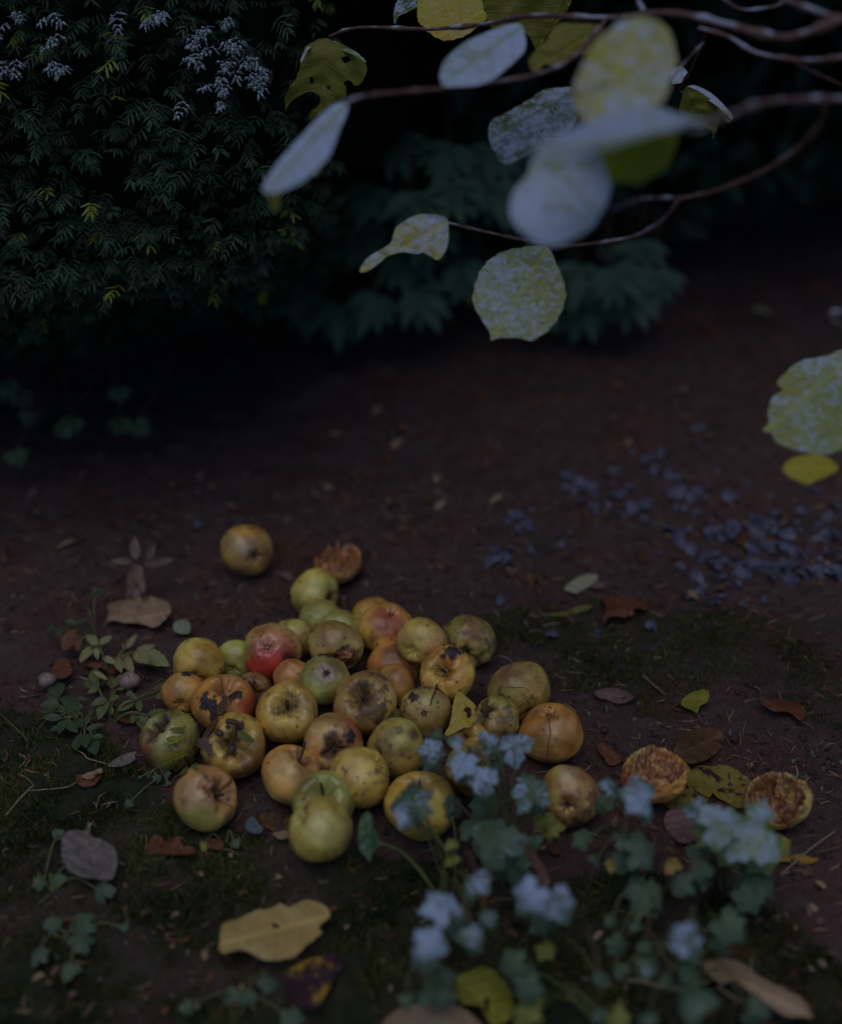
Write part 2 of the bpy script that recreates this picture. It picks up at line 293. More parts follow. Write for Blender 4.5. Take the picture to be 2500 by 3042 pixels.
# ------------------------------------------------------------------ apple builder
APM = apple_material(); WOOD = plain('stalk_bark', (.05,.03,.02), (.10,.06,.04), 200, .7); DRY = plain('dry_calyx', (.04,.025,.02), (.09,.06,.04), 300, .9)
def cdir(dx, dy, sg, r3):
    q = dx*dx+dy*dy; dz = math.sqrt(max(1-q, .02))*sg; n = math.sqrt(q+dz*dz)
    b = -r3/np.linalg.norm(r3); u = UP-(UP@b)*b; u /= np.linalg.norm(u); rr = np.cross(u, b)
    return (rr*dx-u*dy+b*dz)/n
def build_apple(i):
    px, py, rp, d = AP[i]; c1, c2, blush, cav, mud, rus, cuts, label = S[i]; R = APR[i]; c = APC[i]; r3 = ray(px, py)
    ax = cdir(cav[0], cav[1], cav[2], r3)
    if cav[3][0] == 'c': topax = -ax
    else: topax = ax
    eaten = bool(cuts) and cuts[0][2] == 0
    nt, npn = (64, 96) if eaten or mud else (52, 72)
    th = np.linspace(0, math.pi, nt+1)[1:-1]; ph = np.arange(npn)*2*math.pi/npn
    T, Ph = np.meshgrid(th, ph, indexing='ij'); T = T.ravel(); Ph = Ph.ravel()
    T = np.concatenate([[1e-4], T, [math.pi-1e-4]]); Ph = np.concatenate([[0], Ph, [0]])
    rs = np.random.default_rng(100+i); ro = rs.random(6)
    dt = .48+.14*ro[0]; wt_ = .32+.09*ro[1]; db = .20+.08*ro[2]
    flat = cav[3] == 'c0'
    zf_ = .80+.14*rs.random(); z = zf_*np.cos(T)-dt*np.exp(-(T/(wt_*(1+.13*np.cos(3*Ph+ro[5]*6)+.10*np.cos(5*Ph+ro[2]*6)+.06*np.cos(9*Ph))))**2); bt = math.pi-T
    z = z+(.05 if flat else db)*np.exp(-(bt/.27)**2)*(1+.18*np.cos(5*Ph+ro[3]*6))
    rad = np.sin(T)*(1+.05*np.cos(T)); rad *= 1+.022*np.cos(5*Ph+ro[3]*6)*(.5-.5*np.cos(T))+.02*np.cos(2*Ph+ro[4]*6)+.018*np.cos(3*Ph+ro[5]*6)
    rad *= 1+.05*np.exp(-(T/.6)**2)*np.cos(3*Ph+ro[4]*9)
    V = np.stack([rad*np.cos(Ph), rad*np.sin(Ph), z], 1)
    V *= 1+.045*fbm(V, 1.5, 3, 7+i*3.1)[:, None]
    if i in (11, 14, 31, 37): V *= 1+.07*fbm(V, 1.9, 2, 70+i)[:, None]
    w = topax; u = np.cross(w, [0.31, .2, .9]); u /= np.linalg.norm(u); v = np.cross(w, u)
    Vw = V[:, :1]*u+V[:, 1:2]*v+V[:, 2:]*w
    D = Vw/np.linalg.norm(Vw, axis=1)[:, None]
    col = 1.18*np.array(c1)+(np.array(c2)-np.array(c1))*np.clip(.5+.9*fbm(D, 1.3, 3, i*5.7), 0, 1)[:, None]
    for bx, by, sz, bc in blush:
        bd = cdir(bx, by, 1, r3); ang = np.arccos(np.clip(D@bd, -1, 1)); m = 1/(1+np.exp((ang-sz*(1+.25*fbm(D, 4, 3, i+40)))/(.10*min(1, sz*2.2)+.015)))
        col = col+(np.array(bc)-col)*m[:, None]*.92
    cm = np.exp(-(T/.22)**2); col = col+(np.array([.16, .11, .045])-col)*cm[:, None]*.75
    M = np.zeros((len(V), 3)); M[:, 1] = np.clip(rus+.35*np.exp(-(T/.5)**2)+.12*fbm(D, 2, 2, i), 0, 1)
    if cav[3][0] == 'c': M[:, 1] += .25*np.exp(-(bt/.4)**2)
    for bx, by, sz in mud:
        bd = cdir(bx, by, 1, r3); ang = np.arccos(np.clip(D@bd, -1, 1)); e = sz*(1+.75*fbm(D, 6, 3, i+11))-ang
        m = np.clip(e/.04, 0, 1); M[:, 0] = np.maximum(M[:, 0], m); Vw = Vw*(1+(m*(.045+.03*fbm(D, 14, 2, 3)))[:, None])
    if eaten:
        n = {40: np.array([.0, .12, 1.0]), 41: np.array([-.30, -.02, .95]), 43: np.array([.0, .05, 1.0])}[i]; n = n/np.linalg.norm(n); hc = {40: .36, 41: .05, 43: .0}[i]
        h = Vw@n; e = hc+.42*fbm(D, 2.1, 3, i)+.10*fbm(D, 11, 3, i)+(.55*np.clip(D@RT, 0, 1)+.35*np.clip(D[:, 1], 0, 1) if i == 41 else (.45*np.clip(D@RT-.2, 0, 1) if i == 43 else 0)); over = h-e
        m = np.clip(over/.05, 0, 1); lat = Vw-h[:, None]*n; q = np.linalg.norm(lat, axis=1)
        nh = e-(.45 if i != 41 else .30)*np.clip(1-q/.95, 0, 1)**.6+.20*fbm(D, 4.5, 4, 2)
        Vw = np.where(over[:, None] > 0, lat*.97+nh[:, None]*n, Vw); M[:, 2] = m*(.75+.35*np.clip(fbm(D, 5, 2, 8)+.3, 0, 1)); M[:, 1] *= 1-m; col = col*(1-.55*np.clip(1-np.abs(over)/.07, 0, 1)*(over < 0))[:, None]
    elif cuts:
        for bx, by, hh in cuts:
            bd = cdir(bx, by, 1, r3); h = D@bd; m = np.clip((h-hh+.04*fbm(D, 8, 3, 1))/.02, 0, 1); M[:, 2] = np.maximum(M[:, 2], m*.95); Vw = Vw*(1-.07*m*(1+fbm(D, 10, 2, 5)))[:, None]
    if i in (40, 41): Vw[:, 2] *= .84; Vw *= (1+.05*fbm(D, 4, 3, 19))[:, None]
    F = []
    for k in range(npn): F.append((0, 1+k, 1+(k+1) % npn)); b = 1+(nt-2)*npn; F.append((len(V)-1, b+(k+1) % npn, b+k))
    for a in range(nt-2):
        for k in range(npn): F.append((1+a*npn+k, 1+(a+1)*npn+k, 1+(a+1)*npn+(k+1) % npn, 1+a*npn+(k+1) % npn))
    t = thing('apple', (c[0], c[1], c[2]-R*.9), label, 'apple', 'windfall apples')
    o = mesh('skin', Vw*R, F, APM, None, cols=np.clip(col*1.2, .005, 1))
    at = o.data.attributes.new('Mask', 'FLOAT_COLOR', 'POINT'); cc = np.ones((len(V), 4)); cc[:, :3] = np.clip(M, 0, 1); at.data.foreach_set('color', cc.ravel())
    o.location = Vector(c); reg(o); o.parent = t; o.matrix_parent_inverse = WM[t.name].inverted()
    if eaten: return
    # stalk
    vis = cav[3][0] == 's' and cav[2] > 0
    L = {34: .72, 36: .5, 26: .75, 16: .5, 27: .35, 22: .6}.get(i, .45)
    if vis:
        base = topax*(zf_-dt)*R; bend = u*(.12*R*(ro[5]-.5)*3)
        pts = [c+base*.95, c+base+topax*L*.5*R+bend*.3, c+base+topax*L*R+bend]
        k = 1.25 if i in (16, 27) else .85
        part('stalk', *tube(smooth_poly(pts, 3), np.linspace(.0016, .0024, 7)*k, 7), WOOD, t)
    if cav[3][0] == 'c' and cav[2] > 0:
        V2 = []; F2 = []; b0 = c+(-topax)*(zf_-(.05 if flat else db))*R*.99
        for k in range(5):
            an = k*2*math.pi/5+ro[3]; dr = u*math.cos(an)+v*math.sin(an); sd_ = np.cross(topax, dr); n0 = len(V2)
            V2 += [b0-sd_*.0014, b0+sd_*.0014, b0+dr*.0035+sd_*.001-topax*.002, b0+dr*.0045-topax*.0045, b0+dr*.0035-sd_*.001-topax*.002]; F2.append((n0, n0+1, n0+2, n0+3, n0+4))
        part('calyx', V2, F2, DRY, t)
for i in range(len(AP)): build_apple(i)
# ------------------------------------------------------------------ traced leaves
def resample(pts, n):
    pts = np.vstack([pts, pts[:1]]); d = np.r_[0, np.cumsum(np.linalg.norm(np.diff(pts, axis=0), axis=1))]; t = np.linspace(0, d[-1], n+1)[:-1]
    return np.stack([np.interp(t, d, pts[:, 0]), np.interp(t, d, pts[:, 1])], 1)
def polyleaf(name, outline, base, tip, depth, nrm, mat, parent, holes=(), bend=0.0, cup=0.0, rough=.004, teeth=.0, under=False, frost=1.0, seed=0, label=None, drape=None, ctr=None, nb=90):
    """outline in photo pixels; lies on a plane at 'depth' whose normal (camera right, up, towards) is nrm"""
    o = np.array(outline, float); 
    q = np.vstack([o[-1:], o, o[:2]]); sm = []
    for i in range(1, len(q)-2):
        for k in range(5):
            t = k/5; p0, p1, p2, p3 = q[i-1], q[i], q[i+1], q[i+2]
            sm.append(.5*((2*p1)+(p2-p0)*t+(2*p0-5*p1+4*p2-p3)*t*t+(3*p1-p0-3*p2+p3)*t**3))
    o = resample(np.array(sm), nb); cen = o.mean(0); size = np.ptp(o, axis=0).max()
    if teeth:
        k = np.arange(nb); nrm2 = (o-cen); nrm2 /= np.linalg.norm(nrm2, axis=1)[:, None]+1e-9
        o = o+nrm2*(size*teeth*(((k % 4)/3.0-.4)*(0.7+.6*np.sin(k*1.7+seed))))[:, None]
    st = size/17; xs = np.arange(o[:, 0].min(), o[:, 0].max(), st); ys = np.arange(o[:, 1].min(), o[:, 1].max(), st)
    gxx, gyy = np.meshgrid(xs, ys); gp = np.stack([gxx.ravel(), gyy.ravel()], 1)+np.random.default_rng(seed).uniform(-.15, .15, (gxx.size, 2))*st
    ok = pip(gp[:, 0], gp[:, 1], [tuple(a) for a in o]); gp = gp[ok]
    dm = np.min(np.linalg.norm(gp[:, None]-o[None], axis=2), axis=1); gp = gp[dm > st*.35]
    hv = []; he = []; n0 = nb+len(gp)
    hs_ = [resample(np.array(h, float), max(8, len(h)*2)) for h in holes]
    for h in hs_:
        m = len(h); st0 = n0+len(hv); hv += list(h); he += [(st0+k, st0+(k+1) % m) for k in range(m)]
    allp = np.vstack([o, gp]+([np.array(hv)] if hv else []))
    res = geometry.delaunay_2d_cdt([Vector(a) for a in allp], [(k, (k+1) % nb) for k in range(nb)]+he, [], 0, 1e-5)
    pv = np.array([tuple(a) for a in res[0]]); tr = [tuple(f) for f in res[2]]
    cen3 = np.array([pv[list(f)].mean(0) for f in tr]); keep = pip(cen3[:, 0], cen3[:, 1], [tuple(a) for a in o])
    for h in hs_: keep &= ~pip(cen3[:, 0], cen3[:, 1], [tuple(a) for a in h])
    F = [f for f, k in zip(tr, keep) if k]
    used = sorted({a for f in F for a in f}); mp = {a: i for i, a in enumerate(used)}; pv = pv[used]; F = [tuple(mp[a] for a in f) for f in F]
    base = np.array(base, float); tip = np.array(tip, float); ax = tip-base; L = np.linalg.norm(ax); ax /= L; pr = np.array([-ax[1], ax[0]])
    w = (pv-base)@ax/L; uu = (pv-base)@pr/(L*.5)
    n = RT*nrm[0]+UP*nrm[1]-FW*nrm[2]; n /= np.linalg.norm(n)
    c0 = ctr if ctr is not None else P(cen[0], cen[1], depth)
    rays = np.array([ray(a, b) for a, b in pv])
    if drape is not None: dep = drape(rays)
    else: dep = ((c0-CAM)@n)/(rays@n)
    Lm = L*dep.mean()/FP
    dep = dep+bend*Lm*(w-.5)**2*4+cup*Lm*np.minimum(np.abs(uu), 1.2)**1.5
    pts = CAM+rays*dep[:, None]
    dep = dep+rough*fbm(pts, 40, 3, seed*3.7)+rough*.35*np.sin(w*28-np.abs(uu)*12)
    pts = CAM+rays*dep[:, None]
    # orient
    f0 = F[len(F)//2]; fn = np.cross(pts[f0[1]]-pts[f0[0]], pts[f0[2]]-pts[f0[0]])
    if (fn@(-FW) > 0) == under: F = [f[::-1] for f in F]
    luv = np.stack([uu*.5, w, np.full(len(pv), frost)], 1)
    ob = part(name, pts, F, mat, parent, luv=luv)
    if label: ob['label'] = label
    return ob
def sc_(pts, ox, oy, s): return [(ox+a*s, oy+b*s) for a, b in pts]
FROST=(.60,.68,.78)
M_wh = leaf_material('leaf_frosted', (.16,.24,.09), (.26,.31,.11), None, .76, (.20,.24,.04), fsc=60)
M_wg = leaf_material('leaf_frosted_yellow', (.34,.34,.08), (.42,.36,.10), (.24,.14,.06), .62, (.26,.28,.03), fsc=80, sp_th=.7)
M_ye = leaf_material('leaf_yellow_frosted', (.46,.32,.05), (.38,.36,.06), None, .45, (.28,.26,.03), fsc=150)
M_ol = leaf_material('leaf_olive', (.17,.17,.018), (.24,.21,.02), (.05,.035,.015), .12, (.19,.18,.018), sp_th=.72, trans=.35)
M_gr = leaf_material('leaf_green_frost', (.07,.12,.03), (.11,.15,.035), None, .72, (.07,.10,.015), fsc=55, trans=.3)
M_fr2 = leaf_material('leaf_pale_speckled', (.26,.31,.09), (.33,.33,.09), (.4,.22,.05), .62, (.2,.2,.04), fsc=120, sp_th=.75)
def bark_mat():
    s = N('twig_bark'); c = s.mix(s.ramp(s.noise(90, 4), .3, .7), (.085,.04,.035), (.17,.09,.08)); gm = s.n('NewGeometry'); x = s.n('SeparateXYZ'); s.l(gm.outputs['Normal'], x.inputs[0])
    f = s.math('MULTIPLY', s.ramp(x.outputs[2], .1, .7), s.ramp(s.noise(34, 3), .50, .60)); c = s.mix(f, c, (.32,.35,.45)); return s.bsdf(c, .6, .3, s.noise(220, 4), .6, .002)
BARK = bark_mat()
M_py = leaf_material('leaf_plain_yellow', (.50,.42,.04), (.56,.44,.06), None, 0, (.5,.42,.04), trans=.35)
M_yu = leaf_material('leaf_underside_brightened', (.40,.44,.03), (.50,.47,.05), (.3,.18,.04), 0, (.42,.44,.035), trans=.55, sp_th=.7)  # colour raised to make up for the shade of the leaf above
A2 = lambda p: sc_(p, 700, 0, .5184)
B2 = lambda p: sc_(p, 1400, 0, .6336)
O2 = lambda p: sc_(p, 0, 0, 1.44)
hz = thing('hazel_shrub', (1.45, 1.35, Gz(1.45, 1.35)), 'hazel shrub reaching frosted yellowing leaves on thin twigs in from the right', 'shrub')
def branch(pxs, ds, r0, r1, parent=None, name='branch'):
    pts = smooth_poly([P(a*1.44, b*1.44, d) for (a, b), d in zip(pxs, ds)], 5); m = len(pts)
    rad = 1.08*np.linspace(r0, r1, m)*(1+.2*np.maximum(0, vn(pts, 40, 3))); kk = np.arange(m); rad = rad*(1+.55*(kk % 5 == 2))
    return part(name, *tube(pts, rad, 8), BARK, parent or hz)
# limbs outside the frame that carry the visible twigs
e1 = P(1740*1.44, 38*1.44, 1.45); e2 = P(1740*1.44, 205*1.44, 1.40); e4 = P(1740*1.44, 118*1.44, 1.5)
base = np.array([1.45, 1.35, -.02]); forkp = np.array([1.25, 1.45, .62])
part('trunk', *tube(smooth_poly([base, base+[.02,.02,.3], forkp, forkp+[-.12,-.05,.35], forkp+[-.2,0,.9]], 5), np.linspace(.03, .009, 21), 10), BARK, hz)
part('branch', *tube(smooth_poly([forkp, (forkp+e1)/2+[0,0,.08], e1], 5), np.linspace(.011, .0042, 11), 8), BARK, hz)
part('branch', *tube(smooth_poly([forkp, (forkp+e2)/2+[0,0,.03], e2], 5), np.linspace(.009, .0034, 11), 8), BARK, hz)
part('branch', *tube(smooth_poly([forkp, (forkp+e4)/2+[0,0,.05], e4], 5), np.linspace(.007, .0026, 11), 8), BARK, hz)
b1 = branch([(1740,38),(1620,78),(1500,52),(1380,27),(1250,38),(1100,32),(1000,50),(880,60),(740,57),(680,75)], [1.45,1.47,1.5,1.54,1.6,1.66,1.72,1.77,1.82,1.85], .0042, .0016)
b2 = branch([(1250,40),(1180,120),(1100,155),(1000,172),(900,184),(800,192),(745,200),(712,212)], [1.6,1.55,1.53,1.52,1.5,1.48,1.46,1.45], .0022, .0018)
b3 = branch([(1740,205),(1590,210),(1500,240),(1450,256),(1400,262)], [1.4,1.35,1.28,1.25,1.22], .0034, .002)
b4 = branch([(1700,212),(1690,255),(1640,310),(1560,360),(1470,395),(1405,408),(1330,410),(1270,430),(1235,450)], [1.39,1.42,1.46,1.5,1.54,1.56,1.5,1.42,1.36], .0026, .0012)
b5 = branch([(1405,408),(1360,460),(1300,490),(1200,505),(1135,508)], [1.56,1.6,1.64,1.68,1.7], .0020, .0014)
b6 = branch([(1140,508),(1080,495),(1000,478),(925,460)], [1.70,1.71,1.71,1.7], .0014, .0012)
b7 = branch([(1740,118),(1660,125),(1560,110),(1500,75),(1440,58)], [1.5,1.52,1.55,1.57,1.58], .0026, .0016)
branch([(1300,-30),(1315,0),(1330,32)], [1.58,1.57,1.56], .0022, .002); branch([(1560,-30),(1620,0),(1700,30),(1745,45)], [1.5,1.48,1.46,1.45], .0025, .003)
branch([(1480,-10),(1530,20),(1600,12),(1640,-10)], [1.6,1.6,1.6,1.6], .0014, .0012); branch([(1620,118),(1680,150),(1745,180)], [1.53,1.55,1.58], .0010, .0008)
b8 = branch([(1455,60),(1445,95),(1425,140),(1400,185),(1410,190)], [1.6,1.68,1.76,1.84,1.86], .0013, .001)
branch([(1450,88),(1410,130),(1385,165)], [1.62,1.6,1.6], .001, .0008)
# leaves carried by the branches
polyleaf('leaf', A2([(525,215),(450,235),(400,270),(375,330),(360,420),(325,480),(290,540),(285,640),(310,590),(370,545),(430,525),(470,540),(485,580),(460,620),(425,640),(425,690),(450,675),(500,640),(560,590),(630,560),(628,500),(620,470),(650,460),(690,495),(740,440),(748,380),(735,345),(690,305),(620,260),(550,232)]), A2([(525,215)])[0], A2([(440,700)])[0], 1.85, (-.1,-.25,.9), M_ol, b1, holes=[A2([(425,440),(445,440),(445,480),(425,478)]), A2([(600,330),(640,320),(665,345),(625,365)]), A2([(520,490),(545,492),(540,515),(522,515)])], bend=.08, cup=.05, teeth=.02, under=True, seed=1, label='olive hazel leaf with torn holes and frosted rim')
# frosted rim seen on the folded top edge of the torn leaf
polyleaf('leaf_rim', A2([(545,232),(600,248),(650,275),(700,305),(742,345),(745,358),(700,325),(640,300),(590,275),(550,250)]), A2([(545,232)])[0], A2([(742,350)])[0], 1.84, (0,.8,.6), M_wh, b1, seed=2, rough=.002, nb=50)
polyleaf('leaf_rim', A2([(522,220),(480,228),(430,250),(395,290),(372,350),(382,352),(405,300),(440,265),(490,243),(524,232)]), A2([(522,220)])[0], A2([(375,350)])[0], 1.84, (0,.8,.6), M_wh, b1, seed=3, rough=.002, nb=50)
polyleaf('leaf', A2([(638,585),(560,600),(480,665),(400,750),(310,850),(220,960),(155,1075),(180,1110),(260,1095),(330,1070),(410,1020),(480,960),(530,900),(560,840),(590,760),(640,640)]), A2([(638,590)])[0], A2([(170,1100)])[0], 1.45, (-.2,.75,.6), M_wh, b2, bend=.05, cup=-.08, seed=4, frost=1.25, label='long frosted white leaf hanging left')
polyleaf('leaf_tip', A2([(195,1095),(190,1140),(200,1180),(215,1215),(235,1215),(255,1170),(265,1120),(268,1085)]), A2([(230,1090)])[0], A2([(225,1215)])[0], 1.46, (0,-.2,.9), M_ye, b2, under=True, seed=5, nb=40)
polyleaf('leaf', A2([(1090,-30),(1040,100),(1070,150),(1110,190),(1150,215),(1200,232),(1270,220),(1330,195),(1400,140),(1460,80),(1490,-30)]), A2([(1480,20)])[0], A2([(1150,215)])[0], 1.84, (.1,.5,.8), M_ye, b1, teeth=.012, seed=6, label='yellow leaf with frost flecks at the top edge')
polyleaf('leaf', A2([(940,-10),(905,70),(912,140),(935,92),(1000,62),(1080,12),(1060,-25)]), A2([(1080,-10)])[0], A2([(912,138)])[0], 1.85, (-.2,.6,.7), M_gr, b1, teeth=.02, seed=7, frost=.9)
polyleaf('leaf', B2([(80,-20),(70,70),(100,135),(180,140),(250,150),(285,200),(310,245),(350,170),(400,110),(440,60),(440,-20)]), B2([(430,0)])[0], B2([(310,240)])[0], 1.82, (.1,-.3,.9), M_ol, b1, teeth=.02, seed=8, under=True, frost=0, label='dark olive leaf seen from below at the top edge')
polyleaf('leaf', A2([(1640,145),(1570,140),(1500,160),(1400,200),(1300,250),(1200,340),(1175,400),(1170,440),(1190,495),(1290,495),(1370,490),(1430,475),(1480,450),(1540,400),(1600,350),(1660,270)]), A2([(1640,150)])[0], A2([(1180,480)])[0], 1.55, (.1,.7,.7), M_wh, b2, cup=.04, seed=9, frost=1.15, label='broad frosted leaf pointing left')
polyleaf('leaf', B2([(620,125),(500,110),(400,115),(345,190),(275,265),(268,300),(285,335),(320,325),(340,300),(390,310),(430,285),(480,265),(540,250),(600,225)]), B2([(610,130)])[0], B2([(275,330)])[0], 1.6, (.1,.2,.9), M_ol, b1, seed=10, frost=.3)
polyleaf('leaf', B2([(780,78),(700,95),(640,145),(580,200),(540,260),(500,340),(478,410),(485,500),(520,560),(570,568),(640,555),(700,545),(800,520),(880,495),(920,430),(935,370),(962,300),(950,220),(930,150),(880,100),(830,80)]), B2([(790,80)])[0], B2([(560,560)])[0], 1.36, (.0,.45,.85), M_wg, b1, cup=.06, bend=.08, seed=11, rough=.008, frost=1.0, label='large pale yellow leaf with frost veins in the centre')
polyleaf('leaf', B2([(480,420),(410,412),(340,420),(280,460),(230,490),(160,530),(95,565),(80,620),(85,660),(100,700),(130,750),(170,770),(240,740),(300,705),(360,670),(420,640),(490,560)]), B2([(480,430)])[0], B2([(100,640)])[0], 1.68, (-.1,.6,.75), M_gr, b2, teeth=.012, seed=12, frost=1.0, label='green leaf patterned with frost between the veins')
polyleaf('leaf', B2([(1110,575),(1050,555),(980,540),(920,515),(850,503),(760,505),(680,520),(600,548),(520,580),(440,610),(380,635),(320,665),(280,700),(300,740),(340,765),(400,745),(500,722),(570,700),(640,690),(730,665),(820,640),(900,618),(960,610),(1040,612),(1090,605)]), B2([(1110,590)])[0], B2([(290,730)])[0], 1.22, (0,.9,.4), M_wh, b3, seed=13, frost=1.25, cup=.03, label='nearest frosted white leaf lying level')
polyleaf('leaf', B2([(640,660),(740,640),(850,615),(965,600),(960,660),(950,700),(930,760),(900,800),(840,835),(780,862),(710,855),(650,850),(620,780),(600,700)]), B2([(960,610)])[0], B2([(680,855)])[0], 1.32, (.1,-.1,.95), M_yu, b3, seed=14, frost=.0, under=True, label='yellow green underside of a leaf below the nearest white leaf')
polyleaf('leaf', B2([(330,715),(400,700),(500,690),(580,700),(640,760),(655,820),(650,900),(630,960),(600,1010),(570,1060),(520,1100),(460,1130),(400,1150),(340,1150),(290,1130),(240,1090),(200,1050),(180,1000),(185,930),(215,870),(260,820),(280,760)]), B2([(600,1010)])[0], B2([(330,720)])[0], 1.36, (.05,.6,.8), M_wh, b4, seed=15, frost=1.15, cup=-.04, label='round bluish frosted leaf, largest below the white one')
polyleaf('leaf', B2([(930,330),(960,315),(985,310),(1018,350),(1000,370),(980,388),(940,390)]), B2([(985,388)])[0], B2([(980,312)])[0], 1.82, (0,.7,.7), M_wh, b8, seed=16, nb=40)
polyleaf('leaf', B2([(1000,410),(1050,420),(1100,450),(1150,490),(1200,535),(1222,552),(1205,576),(1185,560),(1165,550),(1150,600),(1132,652),(1120,610),(1080,595),(1030,582),(990,560),(970,520),(985,460)]), B2([(1000,410)])[0], B2([(1132,650)])[0], 1.86, (0,-.3,.9), M_ol, b8, seed=17, teeth=.012, under=True, label='small dark green serrated leaf with frosted back')
polyleaf('leaf_rim', B2([(1000,412),(1030,400),(1060,405),(1120,435),(1180,490),(1224,545),(1215,560),(1170,515),(1110,470),(1060,440),(1010,425)]), B2([(1010,405)])[0], B2([(1222,552)])[0], 1.855, (.1,.8,.5), M_wh, b8, seed=18, frost=1.3, nb=60)
polyleaf('leaf', O2([(1130,510),(1100,507),(1040,518),(1005,540),(988,565),(978,595),(975,622),(985,645),(1000,670),(1012,690),(1010,703),(1025,698),(1050,697),(1075,698),(1092,704),(1120,690),(1140,670),(1158,640),(1166,605),(1158,570),(1145,540)]), O2([(1130,512)])[0], O2([(1012,702)])[0], 1.70, (0,.5,.85), M_fr2, b5, teeth=.014, seed=19, frost=1.0, cup=-.03, label='round yellow green leaf speckled with frost, lowest in the centre')
polyleaf('leaf', O2([(922,452),(900,443),(865,442),(835,455),(815,472),(806,500),(785,515),(760,530),(745,550),(742,562),(760,558),(785,540),(800,528),(830,520),(860,524),(872,520),(890,530),(905,536),(922,510),(925,480)]), O2([(922,458)])[0], O2([(744,558)])[0], 1.70, (0,.4,.85), M_wg, b6, seed=20, frost=1.15, cup=.12, rough=.008, label='shrivelled tan leaf curling to a point on the left')
r9 = branch([(1800,700),(1770,720),(1745,735)], [1.5,1.55,1.6], .0018, .0014); 
part('branch', *tube(smooth_poly([forkp+[0,0,-.1], P(1820*1.44,640*1.44,1.42), P(1800*1.44,700*1.44,1.5)], 5), np.linspace(.006, .0018, 11), 8), BARK, hz)
polyleaf('leaf', O2([(1745,722),(1700,735),(1650,745),(1620,768),(1600,792),(1615,803),(1592,820),(1582,850),(1585,870),(1570,890),(1590,893),(1600,912),(1640,928),(1700,936),(1760,915),(1800,860),(1800,760)]), O2([(1770,725)])[0], O2([(1580,890)])[0], 1.6, (-.1,.6,.8), M_fr2, r9, teeth=.01, seed=21, frost=.95, label='pale green frosted leaf at the right edge')
polyleaf('leaf', O2([(1614,966),(1625,950),(1650,940),(1690,937),(1715,950),(1728,965),(1710,980),(1680,992),(1665,1000),(1640,990),(1622,980)]), O2([(1730,965)])[0], O2([(1614,966)])[0], 1.54, (0,.6,.8), M_py, r9, seed=22, frost=0, label='small plain yellow leaf under the frosted one at the right edge')
# ------------------------------------------------------------------ draping on apples / ground
def drape_depth(rays, off=.0025):
    out = []
    for r in rays:
        z = 0; best = None
        for _ in range(2): t = (z-CAM[2])/r[2]; q = CAM+r*t; z = Gz(q[0], q[1])
        best = (z-CAM[2])/r[2]
        a = r@r
        for c, R in zip(APC, APR*1.0):
            oc = CAM-c; b = oc@r; cc = oc@oc-(R*1.01+off)**2; disc = b*b-a*cc
            if disc > 0:
                t = (-b-math.sqrt(disc))/a
                if t < best: best = t
        out.append(best-off)
    return np.array(out)
# ------------------------------------------------------------------ fallen leaves (traced)
def fleaf(outline, base, tip, label, mat, h=.012, nrm=(0,.82,.57), grp=None, drape=None, cat='leaf', **k):
    cen = np.mean(outline, axis=0); c0 = GG(cen[0], cen[1], h)
    o = polyleaf('fallen_leaf', outline, base, tip, 1.7, nrm, mat, None, ctr=c0, drape=drape, **k)
    return tag(o, label, cat, grp or 'fallen leaves')
L_yel = leaf_material('fallen_yellow', (.46,.31,.10), (.54,.38,.15), (.10,.05,.03), 0, (.42,.30,.04), sp_th=.70, rough=.45)
L_yel2 = leaf_material('fallen_bright_yellow', (.50,.36,.05), (.56,.42,.08), (.2,.1,.03), 0, (.4,.3,.04), sp_th=.7)
L_tan = leaf_material('fallen_tan', (.30,.20,.12), (.42,.28,.18), (.12,.06,.04), 0, (.3,.2,.12), sp_th=.66)
L_brn = leaf_material('fallen_brown', (.10,.05,.025), (.17,.085,.04), (.04,.02,.012), 0, (.12,.06,.035), sp_th=.6)
L_pur = leaf_material('fallen_purple_brown', (.16,.09,.09), (.24,.14,.13), (.06,.03,.03), 0, (.14,.09,.08), sp_th=.6)
L_red = leaf_material('fallen_red_brown', (.14,.045,.022), (.22,.09,.045), (.05,.02,.015), 0, (.18,.07,.03), sp_th=.62)
L_mot = leaf_material('fallen_mottled_yellow', (.34,.24,.04), (.22,.19,.04), (.06,.03,.025), 0, (.2,.16,.04), sp_th=.57)
L_yb = leaf_material('fallen_half_rotten', (.44,.24,.02), (.36,.22,.03), (.05,.022,.03), 0, (.3,.2,.03), sp_th=.47, scale=.5)
L_grn = leaf_material('fallen_greenish', (.13,.15,.035), (.20,.19,.045), (.06,.04,.02), 0, (.12,.13,.04), sp_th=.62)
L_gry = leaf_material('fallen_grey', (.17,.14,.14), (.24,.20,.18), (.09,.06,.05), 0, (.2,.17,.14), sp_th=.58)
L_yg = leaf_material('leaf_yellow_green', (.26,.26,.03), (.32,.30,.035), (.08,.04,.02), 0, (.2,.2,.03), sp_th=.66)
Z6 = lambda p: sc_(p, 0, 2300, .576)
Z7 = lambda p: sc_(p, 1000, 2500, .4608)
Z8 = lambda p: sc_(p, 1700, 2400, .4608)
Z3 = lambda p: sc_(p, 1100, 1700, .4032)
Z5 = lambda p: sc_(p, 1700, 2000, .4608)
ZL = lambda p: sc_(p, 0, 1500, .4032)
ZN = lambda p: sc_(p, 0, 1950, .288)
ZM = lambda p: sc_(p, 400, 2100, .2304)
ZR = lambda p: sc_(p, 1400, 1600, .4032)
